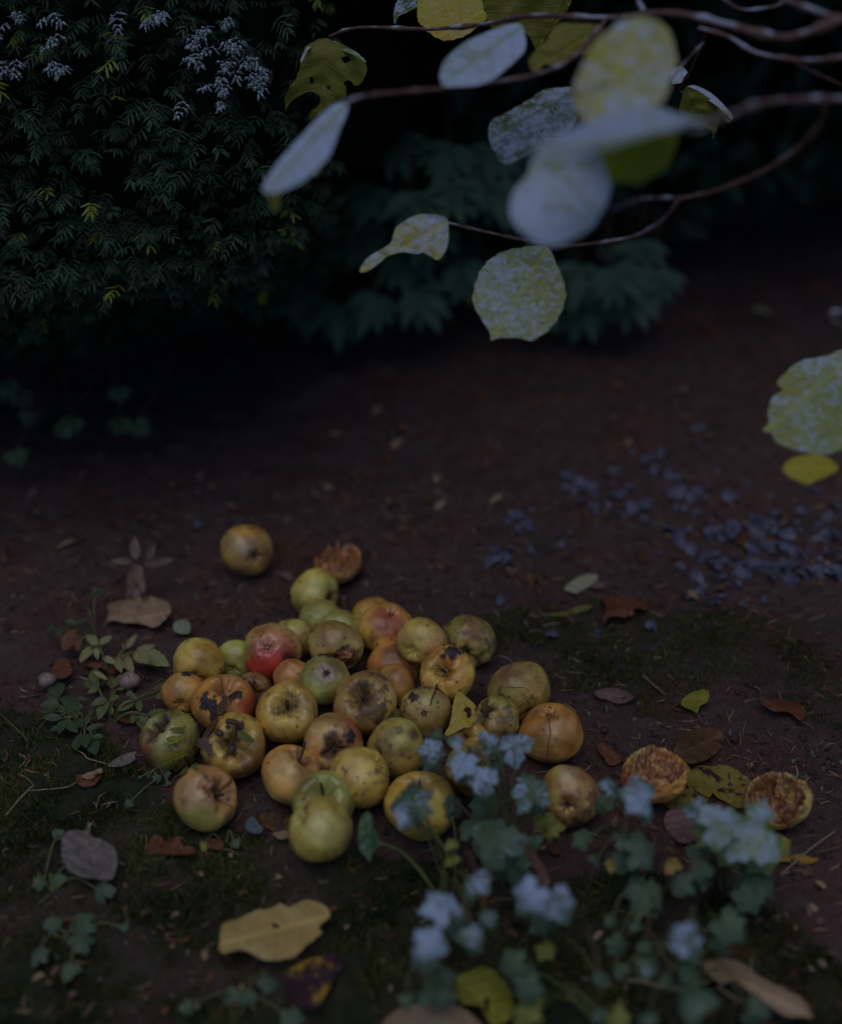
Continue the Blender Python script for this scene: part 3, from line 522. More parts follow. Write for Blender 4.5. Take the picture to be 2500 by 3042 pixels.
fleaf(Z6([(1700,735),(1690,690),(1650,665),(1590,648),(1540,660),(1490,685),(1440,665),(1400,690),(1330,700),(1280,720),(1230,745),(1160,765),(1140,800),(1135,860),(1130,900),(1150,925),(1190,915),(1240,905),(1290,920),(1340,950),(1400,962),(1460,955),(1520,940),(1560,900),(1610,860),(1660,815),(1640,790),(1670,760)]), Z6([(1700,730)])[0], Z6([(1140,880)])[0], 'large pale yellow leaf with one split, lying in front of the pile', L_yel, h=.03, cup=.09, bend=-.03, teeth=.008, seed=31, rough=.006, holes=[Z6([(1400,768),(1420,770),(1450,790),(1425,795),(1405,785)])])
fleaf(Z6([(1590,955),(1500,1000),(1465,1050),(1470,1090),(1500,1130),(1510,1170),(1560,1195),(1620,1222),(1650,1190),(1680,1130),(1720,1060),(1760,1000),(1770,950),(1720,930),(1650,940)]), Z6([(1620,1220)])[0], Z6([(1760,945)])[0], 'half rotten purple and orange leaf under the large pale yellow leaf', L_yb, h=.018, cup=.08, seed=32)
fleaf(Z6([(490,540),(420,530),(350,490),(320,430),(318,360),(330,310),(380,285),(440,290),(450,250),(465,250),(470,315),(520,335),(580,370),(605,420),(600,490),(580,540),(530,545)]), Z6([(495,540)])[0], Z6([(458,250)])[0], 'grey brown heart shaped leaf with pale midrib on moss at lower left', L_gry, h=.022, cup=-.12, rough=.008, seed=33, teeth=.01)
fleaf(Z7([(290,1180),(340,1120),(420,1070),(520,1050),(620,1045),(720,1045),(800,1070),(860,1110),(900,1150),(940,1200),(900,1290),(700,1340),(450,1330),(300,1260)]), Z7([(640,1040)])[0], Z7([(600,1330)])[0], 'tan leaf with dark midrib cut off by the bottom edge', L_tan, h=.03, nrm=(0,.7,.7), seed=34, vein=None) if False else fleaf(Z7([(290,1180),(340,1120),(420,1070),(520,1050),(620,1045),(720,1045),(800,1070),(860,1110),(900,1150),(940,1200),(900,1290),(700,1340),(450,1330),(300,1260)]), Z7([(640,1040)])[0], Z7([(600,1330)])[0], 'tan leaf with dark midrib cut off by the bottom edge', L_tan, h=.03, nrm=(0,.7,.7), seed=34)
fleaf(Z7([(790,860),(850,840),(920,805),(990,820),(1040,860),(1100,920),(1130,1000),(1130,1090),(1100,1160),(1050,1180),(1000,1190),(960,1120),(930,1060),(860,1050),(800,1040),(770,980),(765,920)]), Z7([(780,880)])[0], Z7([(1100,1160)])[0], 'yellow green leaf with brown hole at bottom centre', L_yg, h=.03, seed=35, holes=[Z7([(950,1010),(975,1000),(985,1060),(975,1110),(955,1090)])], cup=.05)
fleaf(Z8([(830,990),(900,975),(990,970),(1060,990),(1120,1020),(1180,1070),(1260,1120),(1340,1160),(1400,1190),(1450,1215),(1500,1260),(1530,1320),(1545,1355),(1480,1345),(1400,1345),(1330,1320),(1260,1270),(1200,1220),(1130,1180),(1080,1130),(1030,1110),(980,1130),(940,1120),(880,1080),(850,1040)]), Z8([(1545,1355)])[0], Z8([(840,1000)])[0], 'long curled tan leaf at the lower right corner', L_tan, h=.035, cup=.18, seed=36, label_=None) if False else fleaf(Z8([(830,990),(900,975),(990,970),(1060,990),(1120,1020),(1180,1070),(1260,1120),(1340,1160),(1400,1190),(1450,1215),(1500,1260),(1530,1320),(1545,1355),(1480,1345),(1400,1345),(1330,1320),(1260,1270),(1200,1220),(1130,1180),(1080,1130),(1030,1110),(980,1130),(940,1120),(880,1080),(850,1040)]), Z8([(1545,1355)])[0], Z8([(840,1000)])[0], 'long curled tan leaf at the lower right corner', L_tan, h=.035, cup=.18, seed=36)
fleaf(Z3([(640,885),(680,895),(720,930),(755,960),(778,990),(768,1010),(775,1060),(780,1090),(750,1110),(740,1140),(690,1145),(650,1165),(600,1190),(560,1205),(548,1185),(575,1140),(590,1090),(600,1040),(605,990),(620,930)]), Z3([(640,885)])[0], Z3([(555,1200)])[0], 'torn bright yellow leaf standing between apples in the pile', L_yel2, seed=37, nrm=(-.35,.45,.8), h=.062, cup=.05, rough=.003, teeth=.012, holes=[Z3([(690,1000),(720,990),(745,1010),(740,1040),(745,1060),(720,1080),(705,1060),(710,1035),(685,1025)])])
fleaf(Z5([(650,500),(680,430),(730,380),(820,355),(900,350),(960,370),(970,420),(965,470),(930,510),(880,545),(820,575),(740,580),(690,550)]), Z5([(640,540)])[0], Z5([(965,400)])[0], 'dark brown broad leaf with yellow midrib behind the eaten apple', L_brn, h=.014, cup=-.05, seed=38, rough=.005)
fleaf(Z5([(745,650),(790,600),(850,595),(900,600),(960,590),(1030,605),(1080,640),(1100,665),(1060,680),(1120,685),(1190,705),(1180,730),(1130,760),(1100,800),(1110,860),(1060,870),(1010,840),(930,800),(900,770),(880,800),(800,760),(745,730)]), Z5([(900,780)])[0], Z5([(1090,650)])[0], 'crumpled yellow leaf blotched dark between the two eaten apples', L_mot, h=.012, seed=39, rough=.008)
fleaf(Z5([(590,830),(680,770),(750,740),(820,760),(880,800),(830,850),(760,870),(680,860),(620,870)]), Z5([(880,800)])[0], Z5([(590,835)])[0], 'blotched yellow leaf flattened below the eaten apple', L_mot, h=.006, seed=40, rough=.006)
fleaf(Z5([(590,930),(620,880),(680,850),(760,840),(830,860),(850,950),(820,1040),(760,1090),(690,1090),(640,1050),(600,1000)]), Z5([(830,860)])[0], Z5([(700,1090)])[0], 'round pinkish brown leaf behind the pale frosted leaf', L_pur, h=.012, seed=41)
fleaf(Z5([(1220,1050),(1300,1030),(1360,1050),(1400,1090),(1360,1110),(1350,1140),(1270,1140),(1220,1120)]), Z5([(1220,1090)])[0], Z5([(1400,1090)])[0], 'scrap of yellow leaf just right of the pale frosted leaf', L_yel2, h=.008, seed=42, nb=50)
fleaf(Z5([(1250,1200),(1320,1180),(1400,1180),(1470,1165),(1530,1185),(1585,1200),(1540,1225),(1460,1225),(1380,1215),(1300,1215)]), Z5([(1250,1205)])[0], Z5([(1585,1200)])[0], 'narrow orange yellow leaf at the right below the eaten apple', L_yb, h=.006, seed=43, nb=60)
fleaf(Z5([(1200,160),(1240,155),(1260,175),(1320,165),(1380,180),(1440,185),(1480,210),(1500,245),(1490,290),(1460,305),(1420,270),(1370,245),(1310,250),(1260,230),(1225,200)]), Z5([(1470,300)])[0], Z5([(1200,160)])[0], 'curled orange brown leaf with a long stalk at the right', L_red, h=.016, cup=.12, seed=44, nb=70)
fleaf(Z5([(700,180),(740,140),(790,115),(860,105),(880,150),(860,190),(820,210),(800,255),(760,235),(710,215)]), Z5([(800,255)])[0], Z5([(860,105)])[0], 'small leaf half yellow green and half dark red on soil', L_yg, h=.014, seed=45, cup=.08, nb=60)
fleaf(Z5([(160,460),(200,450),(250,490),(300,530),(320,560),(280,590),(230,590),(200,540),(170,510)]), Z5([(160,455)])[0], Z5([(310,585)])[0], 'glossy red brown leaf curled on soil left of the eaten apple', L_red, h=.010, seed=46, nb=50, cup=.1)
fleaf(Z5([(140,120),(220,95),(300,100),(370,130),(390,160),(340,190),(280,195),(220,170),(170,160)]), Z5([(140,120)])[0], Z5([(390,165)])[0], 'dull dark red leaf lying flat right of the pile', L_pur, h=.006, seed=47, nb=50)
fleaf(ZR([(680,370),(740,310),(800,275),(870,260),(930,270),(920,310),(870,350),(820,380),(770,405),(720,390)]), ZR([(670,350)])[0], ZR([(935,270)])[0], 'pale greenish cream leaf on the soil behind the pile', leaf_material('fallen_pale', (.36,.34,.22), (.42,.40,.27), None, 0, None), h=.010, seed=48, nb=50)
fleaf(ZR([(950,600),(990,540),(980,480),(960,430),(1030,420),(1100,430),(1180,430),(1260,450),(1300,490),(1280,520),(1200,510),(1190,560),(1130,580),(1060,570),(1000,590),(960,640)]), ZR([(945,640)])[0], ZR([(1300,500)])[0], 'crumpled orange brown leaf arched on moss behind right of the pile', L_red, h=.018, seed=49, cup=.1, rough=.010, nb=70)
fleaf(ZR([(550,560),(620,545),(700,530),(780,500),(860,485),(900,490),(860,525),(780,550),(700,570),(620,575)]), ZR([(550,560)])[0], ZR([(900,488)])[0], 'narrow grey olive leaf lying flat behind the pile', L_grn, h=.006, seed=50, nb=50)
fleaf(Z6([(760,410),(770,350),(790,315),(830,320),(850,350),(900,330),(930,320),(940,360),(990,375),(1010,400),(970,415),(880,415),(810,410)]), Z6([(755,410)])[0], Z6([(1010,400)])[0], 'curled red brown leaf roll on moss in front of the large ochre apple', L_red, h=.016, seed=51, cup=.12, rough=.010, nb=70)
fleaf(Z6([(1030,345),(1070,335),(1120,335),(1155,360),(1140,390),(1100,385),(1060,370)]), Z6([(1155,390)])[0], Z6([(1030,345)])[0], 'small orange brown leaf scrap beside the leaf roll', L_red, h=.008, seed=52, nb=40)
fleaf(Z6([(1335,215),(1390,195),(1450,205),(1500,220),(1500,270),(1450,295),(1390,285),(1350,260)]), Z6([(1335,215)])[0], Z6([(1500,280)])[0], 'dark brown leaf tucked left of the foremost apple', L_brn, h=.006, seed=53, nb=50)
fleaf(Z6([(1405,305),(1440,295),(1480,290),(1500,315),(1480,330),(1440,335)]), Z6([(1500,320)])[0], Z6([(1405,305)])[0], 'small peach coloured leaf scrap beside the foremost apple', L_tan, h=.012, seed=54, nb=40)
fleaf(Z6([(390,10),(430,0),(520,0),(510,30),(480,60),(430,65),(400,45)]), Z6([(390,10)])[0], Z6([(510,20)])[0], 'small folded orange brown leaf on moss at the left', L_red, h=.012, seed=55, nb=40, cup=.1)
fleaf(ZN([(1110,1130),(1150,1090),(1200,1050),(1260,1020),(1340,990),(1410,980),(1390,1020),(1400,1060),(1340,1100),(1260,1130),(1180,1140)]), ZN([(1110,1135)])[0], ZN([(1410,985)])[0], 'withered silvery tan leaf left of the green apple', L_gry, h=.012, seed=56, nb=60)
fleaf(ZN([(840,1240),(900,1200),(970,1180),(1040,1150),(1060,1190),(1000,1220),(960,1260),(900,1265)]), ZN([(840,1240)])[0], ZN([(1060,1160)])[0], 'grey brown curled leaf piece above the folded orange leaf', L_tan, h=.016, seed=57, nb=50)
fleaf(ZL([(790,740),(850,710),(940,700),(1000,690),(1090,670),(1170,690),(1240,720),(1260,780),(1230,830),(1180,880),(1130,905),(1060,880),(980,870),(900,865),(850,850),(800,860),(760,895),(790,840),(800,790)]), ZL([(760,890)])[0], ZL([(1260,790)])[0], 'big crumpled pale brown leaf below the dried sprig at the left', L_tan, h=.018, seed=58, nb=80, cup=.06, rough=.012, teeth=.01)
fleaf(ZL([(1275,900),(1290,860),(1340,845),(1390,860),(1405,900),(1390,945),(1340,950),(1290,935)]), ZL([(1390,950)])[0], ZL([(1290,860)])[0], 'small round pale mint leaf behind the clean golden apple', leaf_material('fallen_mint', (.24,.31,.22), (.30,.36,.26), None, 0, None), h=.012, seed=59, nb=40)
fleaf(ZL([(455,1050),(450,990),(490,940),(540,920),(570,960),(550,1010),(520,1050),(480,1070)]), ZL([(480,1070)])[0], ZL([(550,920)])[0], 'rusty orange upright leaf at the left, taller of two', L_red, h=.03, nrm=(0,.3,.9), seed=60, nb=50)
fleaf(ZL([(560,1060),(545,1000),(560,950),(590,960),(605,1010),(595,1070)]), ZL([(575,1070)])[0], ZL([(575,950)])[0], 'rusty orange upright leaf at the left, narrower of two', L_red, h=.03, nrm=(0,.3,.9), seed=61, nb=40)
fleaf(ZL([(380,1230),(400,1170),(450,1130),(500,1140),(530,1200),(520,1250),(460,1280),(400,1270)]), ZL([(390,1250)])[0], ZL([(520,1160)])[0], 'rust brown curled leaf touching the small purplish mushroom', L_red, h=.018, seed=62, nb=50, cup=.12)
fleaf(ZL([(800,1130),(850,1100),(900,1140),(910,1200),(870,1230),(820,1200)]), ZL([(800,1130)])[0], ZL([(880,1230)])[0], 'dull maroon leaf above the wrinkled mushroom', L_red, h=.02, seed=64, nb=40, rough=.008)
fleaf(ZL([(880,1590),(850,1540),(900,1500),(980,1510),(1000,1560),(960,1610)]), ZL([(880,1590)])[0], ZL([(990,1530)])[0], 'orange brown leaf under the toothed plant beside the green apple', L_red, h=.01, seed=65, nb=40, rough=.008)
fleaf(ZL([(600,1170),(660,1150),(720,1160),(800,1150),(860,1180),(880,1230),(820,1240),(760,1200),(680,1200)]), ZL([(600,1170)])[0], ZL([(880,1230)])[0], 'dark red crumpled leaf behind the serrated plant', L_red, h=.014, seed=63, nb=50, rough=.01)
# withered leaflets lying on two apples
def drape_leaf(o, b, t, label, mat, s, grp='leaves lying on the apples', **k): return fleaf(o, b, t, label, mat, drape=lambda r: drape_depth(r, .0022), seed=s, grp=grp, rough=.0015, **k)
drape_leaf(ZM([(690,340),(620,350),(560,370),(480,370),(400,415),(430,440),(390,480),(400,510),(480,480),(560,460),(640,420),(680,380)]), ZM([(690,335)])[0], ZM([(385,500)])[0], 'upper serrated yellow green leaflet draped on the green apple', L_yg, 70, nb=60)
drape_leaf(ZM([(690,600),(640,590),(560,570),(480,600),(430,650),(355,725),(420,740),(500,715),(580,680),(650,640)]), ZM([(695,590)])[0], ZM([(355,730)])[0], 'broad yellow green leaflet hanging low across the green apple', L_yg, 71, nb=60)
drape_leaf(ZM([(640,280),(580,260),(500,265),(440,300),(500,315),(580,320),(640,320)]), ZM([(660,310)])[0], ZM([(440,300)])[0], 'small brownish leaflet near the top of the green apple', L_grn, 72, nb=40)
drape_leaf(ZM([(700,610),(690,700),(680,810),(640,860),(560,880),(490,850),(530,780),(580,720),(640,660)]), ZM([(700,600)])[0], ZM([(520,860)])[0], 'green and brown leaflet hanging from the green apple to the moss', L_grn, 73, nb=50)
drape_leaf(ZM([(705,610),(760,640),(800,700),(825,770),(800,810),(740,790),(715,740),(705,680)]), ZM([(705,600)])[0], ZM([(815,800)])[0], 'smaller leaflet right of the one hanging from the green apple', L_grn, 74, nb=40)
drape_leaf(ZM([(780,450),(830,410),(890,400),(940,420),(950,470),(1000,480),(1010,520),(980,550),(1020,600),(960,615),(920,570),(880,540),(820,520)]), ZM([(780,450)])[0], ZM([(1020,610)])[0], 'greyish purple leaflet bridging the green and the slug apples', L_pur, 75, nb=60)
drape_leaf(ZM([(1090,130),(1050,190),(1030,260),(970,330),(930,400),(910,340),(930,270),(980,200),(1040,140)]), ZM([(1090,125)])[0], ZM([(925,400)])[0], 'dark brown withered leaf on the shoulder of the slug apple', L_brn, 76, nb=50)
drape_leaf(ZM([(1330,310),(1400,320),(1470,360),(1540,420),(1530,470),(1460,455),(1400,430),(1340,390)]), ZM([(1320,330)])[0], ZM([(1540,460)])[0], 'green leaf piece across the hollow of the slug apple', L_grn, 77, nb=50)
drape_leaf(sc_([(610,1370),(640,1310),(680,1290),(690,1330),(670,1390),(640,1420)], 400, 1550, .4032), sc_([(630,1420)], 400, 1550, .4032)[0], sc_([(680,1290)], 400, 1550, .4032)[0], 'brown leaflet stuck on the big muddy orange apple', L_brn, 78, nb=40)
# bluish grey leaf at the front of the pile, small cut leaves
fleaf(Z6([(1265,270),(1280,230),(1310,220),(1335,255),(1360,280),(1340,305),(1290,300)]), Z6([(1340,300)])[0], Z6([(1300,222)])[0], 'small blue grey leaf on moss between the two front apples', leaf_material('leaf_blue_grey', (.10,.14,.16), (.15,.19,.21), None, 0, None), h=.02, nrm=(0,.5,.8), seed=80, nb=40)
# slugs
SLUG = plain('slug_skin', (.05,.022,.014), (.10,.045,.028), 500, .25, .5, .6)
def slug(pxs, lens, rad, label):
    pts = smooth_poly([P(a, b, d) for (a, b), d in zip(pxs, lens)], 5); m = len(pts); t = np.linspace(0, 1, m)
    V, F = tube(pts, rad*np.sqrt(np.clip(1-(2*t-1)**4, .03, 1))*(1+.08*np.sin(t*40)), 10)
    tag(part('slug', V, F, SLUG, None), label, 'slug', 'slugs on the yellow apple')
def dd(p): return float(drape_depth([ray(*p)], .003)[0])
for pts_, r_, l_ in [([(1045,320),(1090,335),(1140,360)], .0042, 'dark slug resting on the pale shoulder of the yellow apple'), ([(1170,195),(1230,185),(1290,200),(1350,210)], .0036, 'long dark slug along the upper edge of the apple hollow'), ([(1255,490),(1250,550),(1215,620)], .0046, 'fat brown slug below the hollow of the yellow apple'), ([(1190,240),(1215,275)], .003, 'tiny slug under the long one at the hollow edge')]:
    q = ZM(pts_); slug(q, [dd(a) for a in q], r_, l_)
# mushrooms
MUSH = plain('mushroom_skin', (.20,.13,.115), (.34,.23,.20), 120, .4, .3, .5)
def mushroom(px, py, rpx, lean, label):
    cz = .022; c = G(px, py, Gz(*G(px, py)[:2])+cz); R = rpx*gd(px, py, c[2])/FP
    t = thing('mushroom', (c[0], c[1], Gz(c[0], c[1])), label, 'mushroom', 'small mushrooms')
    n = 28; m = 14; V = []; F = []
    for a in range(m):
        s_ = a/(m-1); th = s_*math.pi*.62; r = math.sin(th)*R; z = (math.cos(th)*.8)*R
        for k in range(n): an = 2*math.pi*k/n; w = 1+.07*math.sin(3*an+px)+.04*math.sin(7*an); V.append((c[0]+r*w*math.cos(an)+1e-5*k, c[1]+r*w*math.sin(an), c[2]+z*(1+.08*math.sin(2*an))))
    for a in range(m-1):
        for k in range(n): F.append((a*n+k, (a+1)*n+k, (a+1)*n+(k+1) % n, a*n+(k+1) % n))
    F.append(tuple((m-1)*n+k for k in range(n))[::-1]); part('cap', V, F, MUSH, t)
    g0 = np.array([c[0]+lean[0], c[1]+lean[1], Gz(c[0], c[1])-.004]); part('stem', *tube(smooth_poly([g0, (g0+c)/2+[.002,0,0], c], 4), np.linspace(R*.33, R*.26, 9), 10), MUSH, t)
mushroom(385, 2022, 31, (-.004, -.012), 'pinkish brown mushroom with wrinkled cap among the serrated leaves')
mushroom(139, 2020, 26, (0, 0), 'small purplish mushroom at the far left on bare soil')
# ------------------------------------------------------------------ lobed leaf plants in front
def lobed(n_lobes, R, seed, droop=.25, deep=.5):
    rs = np.random.default_rng(seed); m = 96; ph = np.linspace(-math.pi, math.pi, m, endpoint=False)
    r = np.zeros(m); cs = np.linspace(-1, 1, n_lobes)*math.pi*(.72 if n_lobes > 3 else .62)
    for k, c in enumerate(cs):
        w = (2*math.pi/n_lobes)*.56; L = (1-.22*abs(c)/math.pi)*(1+.25*(rs.random()-.5))
        x = np.abs(((ph-c+math.pi) % (2*math.pi))-math.pi)/w
        lob = L*np.clip(1-x**2.4, 0, 1)**.55; lob *= 1+.09*np.cos(3*math.pi*x/1.0)*(x < 1)
        r = np.maximum(r, lob)
    r = np.maximum(r, (1-deep)); r *= 1-.55*np.exp(-((np.abs(ph)-math.pi)/.18)**2)
    V = [(0, 0, 0)]; uv = [(0, 0)]; rings = [.2, .4, .6, .8, 1.0]
    for q in rings:
        for k in range(m):
            rr = r[k]*q; x, y = math.sin(ph[k])*rr, math.cos(ph[k])*rr
            fold = -.10*math.cos(ph[k]*n_lobes)*rr
            V.append((x*R, y*R, R*(-droop*rr*rr+fold*.6+.05*math.sin(7*x+seed)*q))); uv.append((x*.8, y*.5+.5))
    F = [(0, 1+k, 1+(k+1) % m) for k in range(m)]
    for a in range(len(rings)-1):
        for k in range(m): F.append((1+a*m+k, 1+(a+1)*m+k, 1+(a+1)*m+(k+1) % m, 1+a*m+(k+1) % m))
    F = [f[::-1] for f in F]
    return np.array(V), F, np.array(uv)
def orient(V, nrm, yaw):
    n = np.array(nrm, float); n /= np.linalg.norm(n); y = np.array([math.sin(yaw), math.cos(yaw), 0]); y = y-(y@n)*n; y /= np.linalg.norm(y); x = np.cross(y, n)
    return V[:, :1]*x+V[:, 1:2]*y+V[:, 2:]*n
H_fr = leaf_material('herb_leaf_frosted', (.07,.115,.072), (.11,.155,.09), None, .95, (.05,.10,.04), fsc=45, trans=.15, rough=.55, fmax=.80)
H_pa = leaf_material('herb_leaf_pale', (.14,.22,.08), (.22,.28,.08), None, .85, (.3,.3,.06), fsc=45, trans=.2, fmax=.68)
H_yg = leaf_material('herb_leaf_yellow_green', (.22,.26,.05), (.30,.28,.06), None, .5, (.25,.25,.05), trans=.25)
H_tn = leaf_material('herb_leaf_tan', (.42,.32,.10), (.46,.30,.08), None, .3, (.4,.3,.1))
STEM = plain('herb_stalk', (.10,.12,.04), (.17,.17,.07), 80, .5, .2); STEMR = plain('herb_stalk_brown', (.13,.07,.05), (.2,.12,.08), 80, .6, .2)
def zf(l, ox, oy, s): return [(ox+a*s, oy+b*s, r*s, f, m) for a, b, r, f, m in l]
LV = zf([(830,170,95,.85,0),(870,60,45,.7,0),(990,110,65,.85,0),(1200,110,80,.85,0),(1350,150,115,.9,0),(1030,240,105,.95,0),(1170,370,115,.9,0),(700,520,165,.8,0),(960,490,90,.1,0),(1170,520,105,.35,0),(1470,450,140,.75,0),(1560,630,105,.1,2),(1090,680,110,.35,0),(1260,780,170,.55,0),(1130,1000,95,.85,0),(910,1180,140,1.0,0),(1470,1100,130,1,0),(1640,1150,130,.95,0),(1560,1250,90,.5,0),(800,1430,135,1,0),(1100,1370,95,.65,0),(1210,1260,62,.75,0),(1500,760,60,.1,0),(960,870,60,.2,2),(960,770,50,.2,2)], 900, 2150, .4608)
LV += zf([(250,740,110,.6,0),(440,800,140,.9,0),(800,870,100,.75,0),(940,980,150,1.05,1),(1130,1060,185,1.1,1),(1200,920,110,1.0,1),(1010,1130,90,.5,1),(1180,1200,80,.3,1),(1290,1090,90,.2,2),(420,1150,130,.45,0),(330,1080,90,.4,0),(470,1400,145,.3,0),(70,1070,75,.25,0),(150,1200,50,.1,0),(270,1220,75,.1,3),(720,1350,85,.45,0),(800,1150,85,.05,0),(1200,1330,140,.05,0),(650,1240,70,.1,3),(840,1280,80,.15,0)], 1700, 2000, .4608)
LV += zf([(720,850,115,.95,0),(1000,760,125,.3,0),(470,1030,78,.55,0),(250,730,50,.35,0),(410,750,48,.2,0),(462,900,52,.25,0),(790,1230,135,.4,0),(190,1095,58,.15,0),(760,1060,80,.35,0),(280,870,85,.15,0),(1180,1290,80,0,0),(280,1360,100,.0,2),(310,1050,60,.05,0),(600,1120,50,.3,0),(470,1380,70,.1,0)], 1700, 2400, .4608)
LV += zf([(1350,690,75,0,2),(1150,790,110,.2,0),(1220,930,105,.35,0),(1210,1080,115,.15,2),(640,890,115,.1,0),(450,1020,60,.25,0),(560,1000,62,.25,0),(1700,870,60,.25,0),(1700,1130,60,.1,0),(900,600,60,.5,0)], 1000, 2500, .4608)
LV2 = zf([(270,780,55,.15,0),(440,770,70,.15,0),(430,870,70,.2,0),(210,560,40,.3,0),(290,550,45,.3,0),(360,1000,55,.1,0),(300,310,35,.15,0),(200,940,60,0,0),(1390,1070,62,.1,0),(1200,1150,55,.15,0),(1280,1150,50,.15,0),(1500,1250,75,.1,0),(380,480,50,.1,0),(530,610,60,.05,0),(1210,350,32,.3,0),(1060,370,30,.1,2),(660,150,28,.15,0),(640,790,30,.1,0),(960,1200,45,.05,0)], 0, 2300, .576)
LV2 += [(a/1.0, b/1.0, r, f, m) for a, b, r, f, m in zf([(315,820,38,.35,0),(425,800,36,.35,0),(300,920,62,.3,0),(430,870,52,.35,0),(430,980,52,.3,0),(70,900,28,.3,0),(180,890,30,.5,0)], 400, 2100, .2304)]
ROOTS = [((1330,2690),'frosted lobed herb with long stalks, nearest the foremost apple'),((1500,2620),'dense frosted herb covering the right side of the pile'),((1640,2830),'herb with two broad white frosted leaves at bottom centre'),((1900,2560),'frosted herb in front of the first eaten apple'),((2130,2640),'pale herb with a big yellow edged frosted leaf'),((1930,2740),'dull green herb with tan leaves between the frosted ones'),((2050,2880),'low green herb in the bottom right with one white folded leaf'),((1560,3010),'creeping green herb at the bottom right of centre'),((1240,2960),'herb with one white flower shaped leaf near the bottom')]
ROOTS2 = [((215,2800),'dull green lobed seedling clump at the lower left'),((150,2640),'small bluish seedling left of the grey heart shaped leaf'),((740,2990),'round leaved seedling at the bottom edge'),((480,2330),'little mint green clover leaves beside the green apple'),((690,2500),'pale green seedling in front of the large ochre apple')]
hmats = [H_fr, H_pa, H_yg, H_tn]
_r = random.Random(5); LV += [(a+_r.uniform(-.5, .5)*r_, b+_r.uniform(.35, .9)*r_, r_*_r.uniform(.6, .9), f*.25, m_ if m_ != 3 else 0) for a, b, r_, f, m_ in LV if r_ > 36]
def herb(roots, lvs, tall):
    ob = []
    for (a, b), lab in roots:
        g0 = GG(a, b); ob.append((thing('herb_plant', g0, lab, 'plant', 'low leafy plants'), g0, (a, b)))
    for k, (a, b, r, f, mt) in enumerate(lvs):
        j = min(range(len(roots)), key=lambda j: (roots[j][0][0]-a)**2+((roots[j][0][1]-b-60*tall))**2); t, g0, rp_ = ob[j]
        rs = random.Random(k*7+3)
        h = (.04+.10*min(1, f+.1)+.03*rs.random())*tall if tall > .5 else .008+.012*rs.random()
        c = GG(a, b, h); R = r*gd(a, b, c[2])/FP
        nrm = (rs.uniform(-.5, .5), -.45+rs.uniform(-.4, .35), 1); yaw = rs.uniform(-math.pi, math.pi)
        V, F, uv = lobed(rs.choice([3, 5, 5]) if R > .012 else 3, R*1.08, k, droop=.22+.2*rs.random(), deep=.30+.2*rs.random())
        Vw = orient(V, nrm, yaw)+c; m = hmats[mt]
        rr_ = np.linalg.norm(V[:, :2], axis=1)/V[:, :2].max(); side = V[:, :2]@np.array([math.sin(yaw*1.3+k), math.cos(yaw*1.3+k)])/V[:, :2].max(); L = np.concatenate([uv, ((f*.80+.13)-.75*np.clip(rr_-.45, 0, 1)*(1.2-f)-.35*np.clip(side, 0, 1)*(1.3-f))[:, None]], 1)
        part('leaf', Vw, F, m, t, luv=L)
        mid = (g0+c)/2+np.array([rs.uniform(-.01, .01), .01, abs(c[2]-g0[2])*.35+.004]); base = g0+np.array([rs.uniform(-.012, .012), rs.uniform(-.012, .012), -.003])
        part('stalk', *tube(smooth_poly([base, mid, c-np.array([0, 0, .001])], 5), np.linspace(.0013, .0008, 11), 5), STEM if rs.random() < .75 else STEMR, t)
herb(ROOTS, LV, 1.0); herb(ROOTS2, LV2, .3)
# folded leaf with thick stalk beside the foremost apple
fo = thing('herb_plant', GG(1290,2650), 'upright folded green leaf on a thick bent stalk right of the foremost apple', 'plant', 'low leafy plants')
c0 = GG(1100, 2480, .05)
polyleaf('leaf', sc_([(420,565),(380,590),(360,650),(352,720),(360,800),(395,850),(430,890),(450,830),(490,790),(485,720),(450,660),(445,600)], 900, 2150, .4608), (1090,2412), (1098,2560), 1.6, (.3,.3,.85), leaf_material('herb_leaf_mint', (.06,.13,.06), (.10,.18,.09), None, .8, None), fo, ctr=c0, seed=90, frost=.5, cup=.12, nb=50)
q = [GG(1290,2650,.0), GG(1250,2590,.02), GG(1190,2530,.04), GG(1125,2505,.052)]; part('stalk', *tube(smooth_poly(q, 5), np.linspace(.0030, .0022, 16), 8), STEM, fo)
q = [GG(1360,2600,.0), GG(1330,2540,.03), GG(1290,2480,.05), GG(1240,2440,.065)]; part('stalk', *tube(smooth_poly(q, 5), np.linspace(.0026, .002, 16), 8), STEM, fo)
# thick brown stalk
tag(part('dead_stalk', *tube(smooth_poly([GG(1545,2480,.05), GG(1570,2530,.03), GG(1600,2580,.015), GG(1620,2630,.0)], 5), np.linspace(.006, .0085, 16), 10), plain('dead_stalk_skin', (.15,.075,.06), (.22,.12,.09), 90, .6, .3), None), 'thick pinkish brown stalk leaning among the frosted leaves', 'stalk')
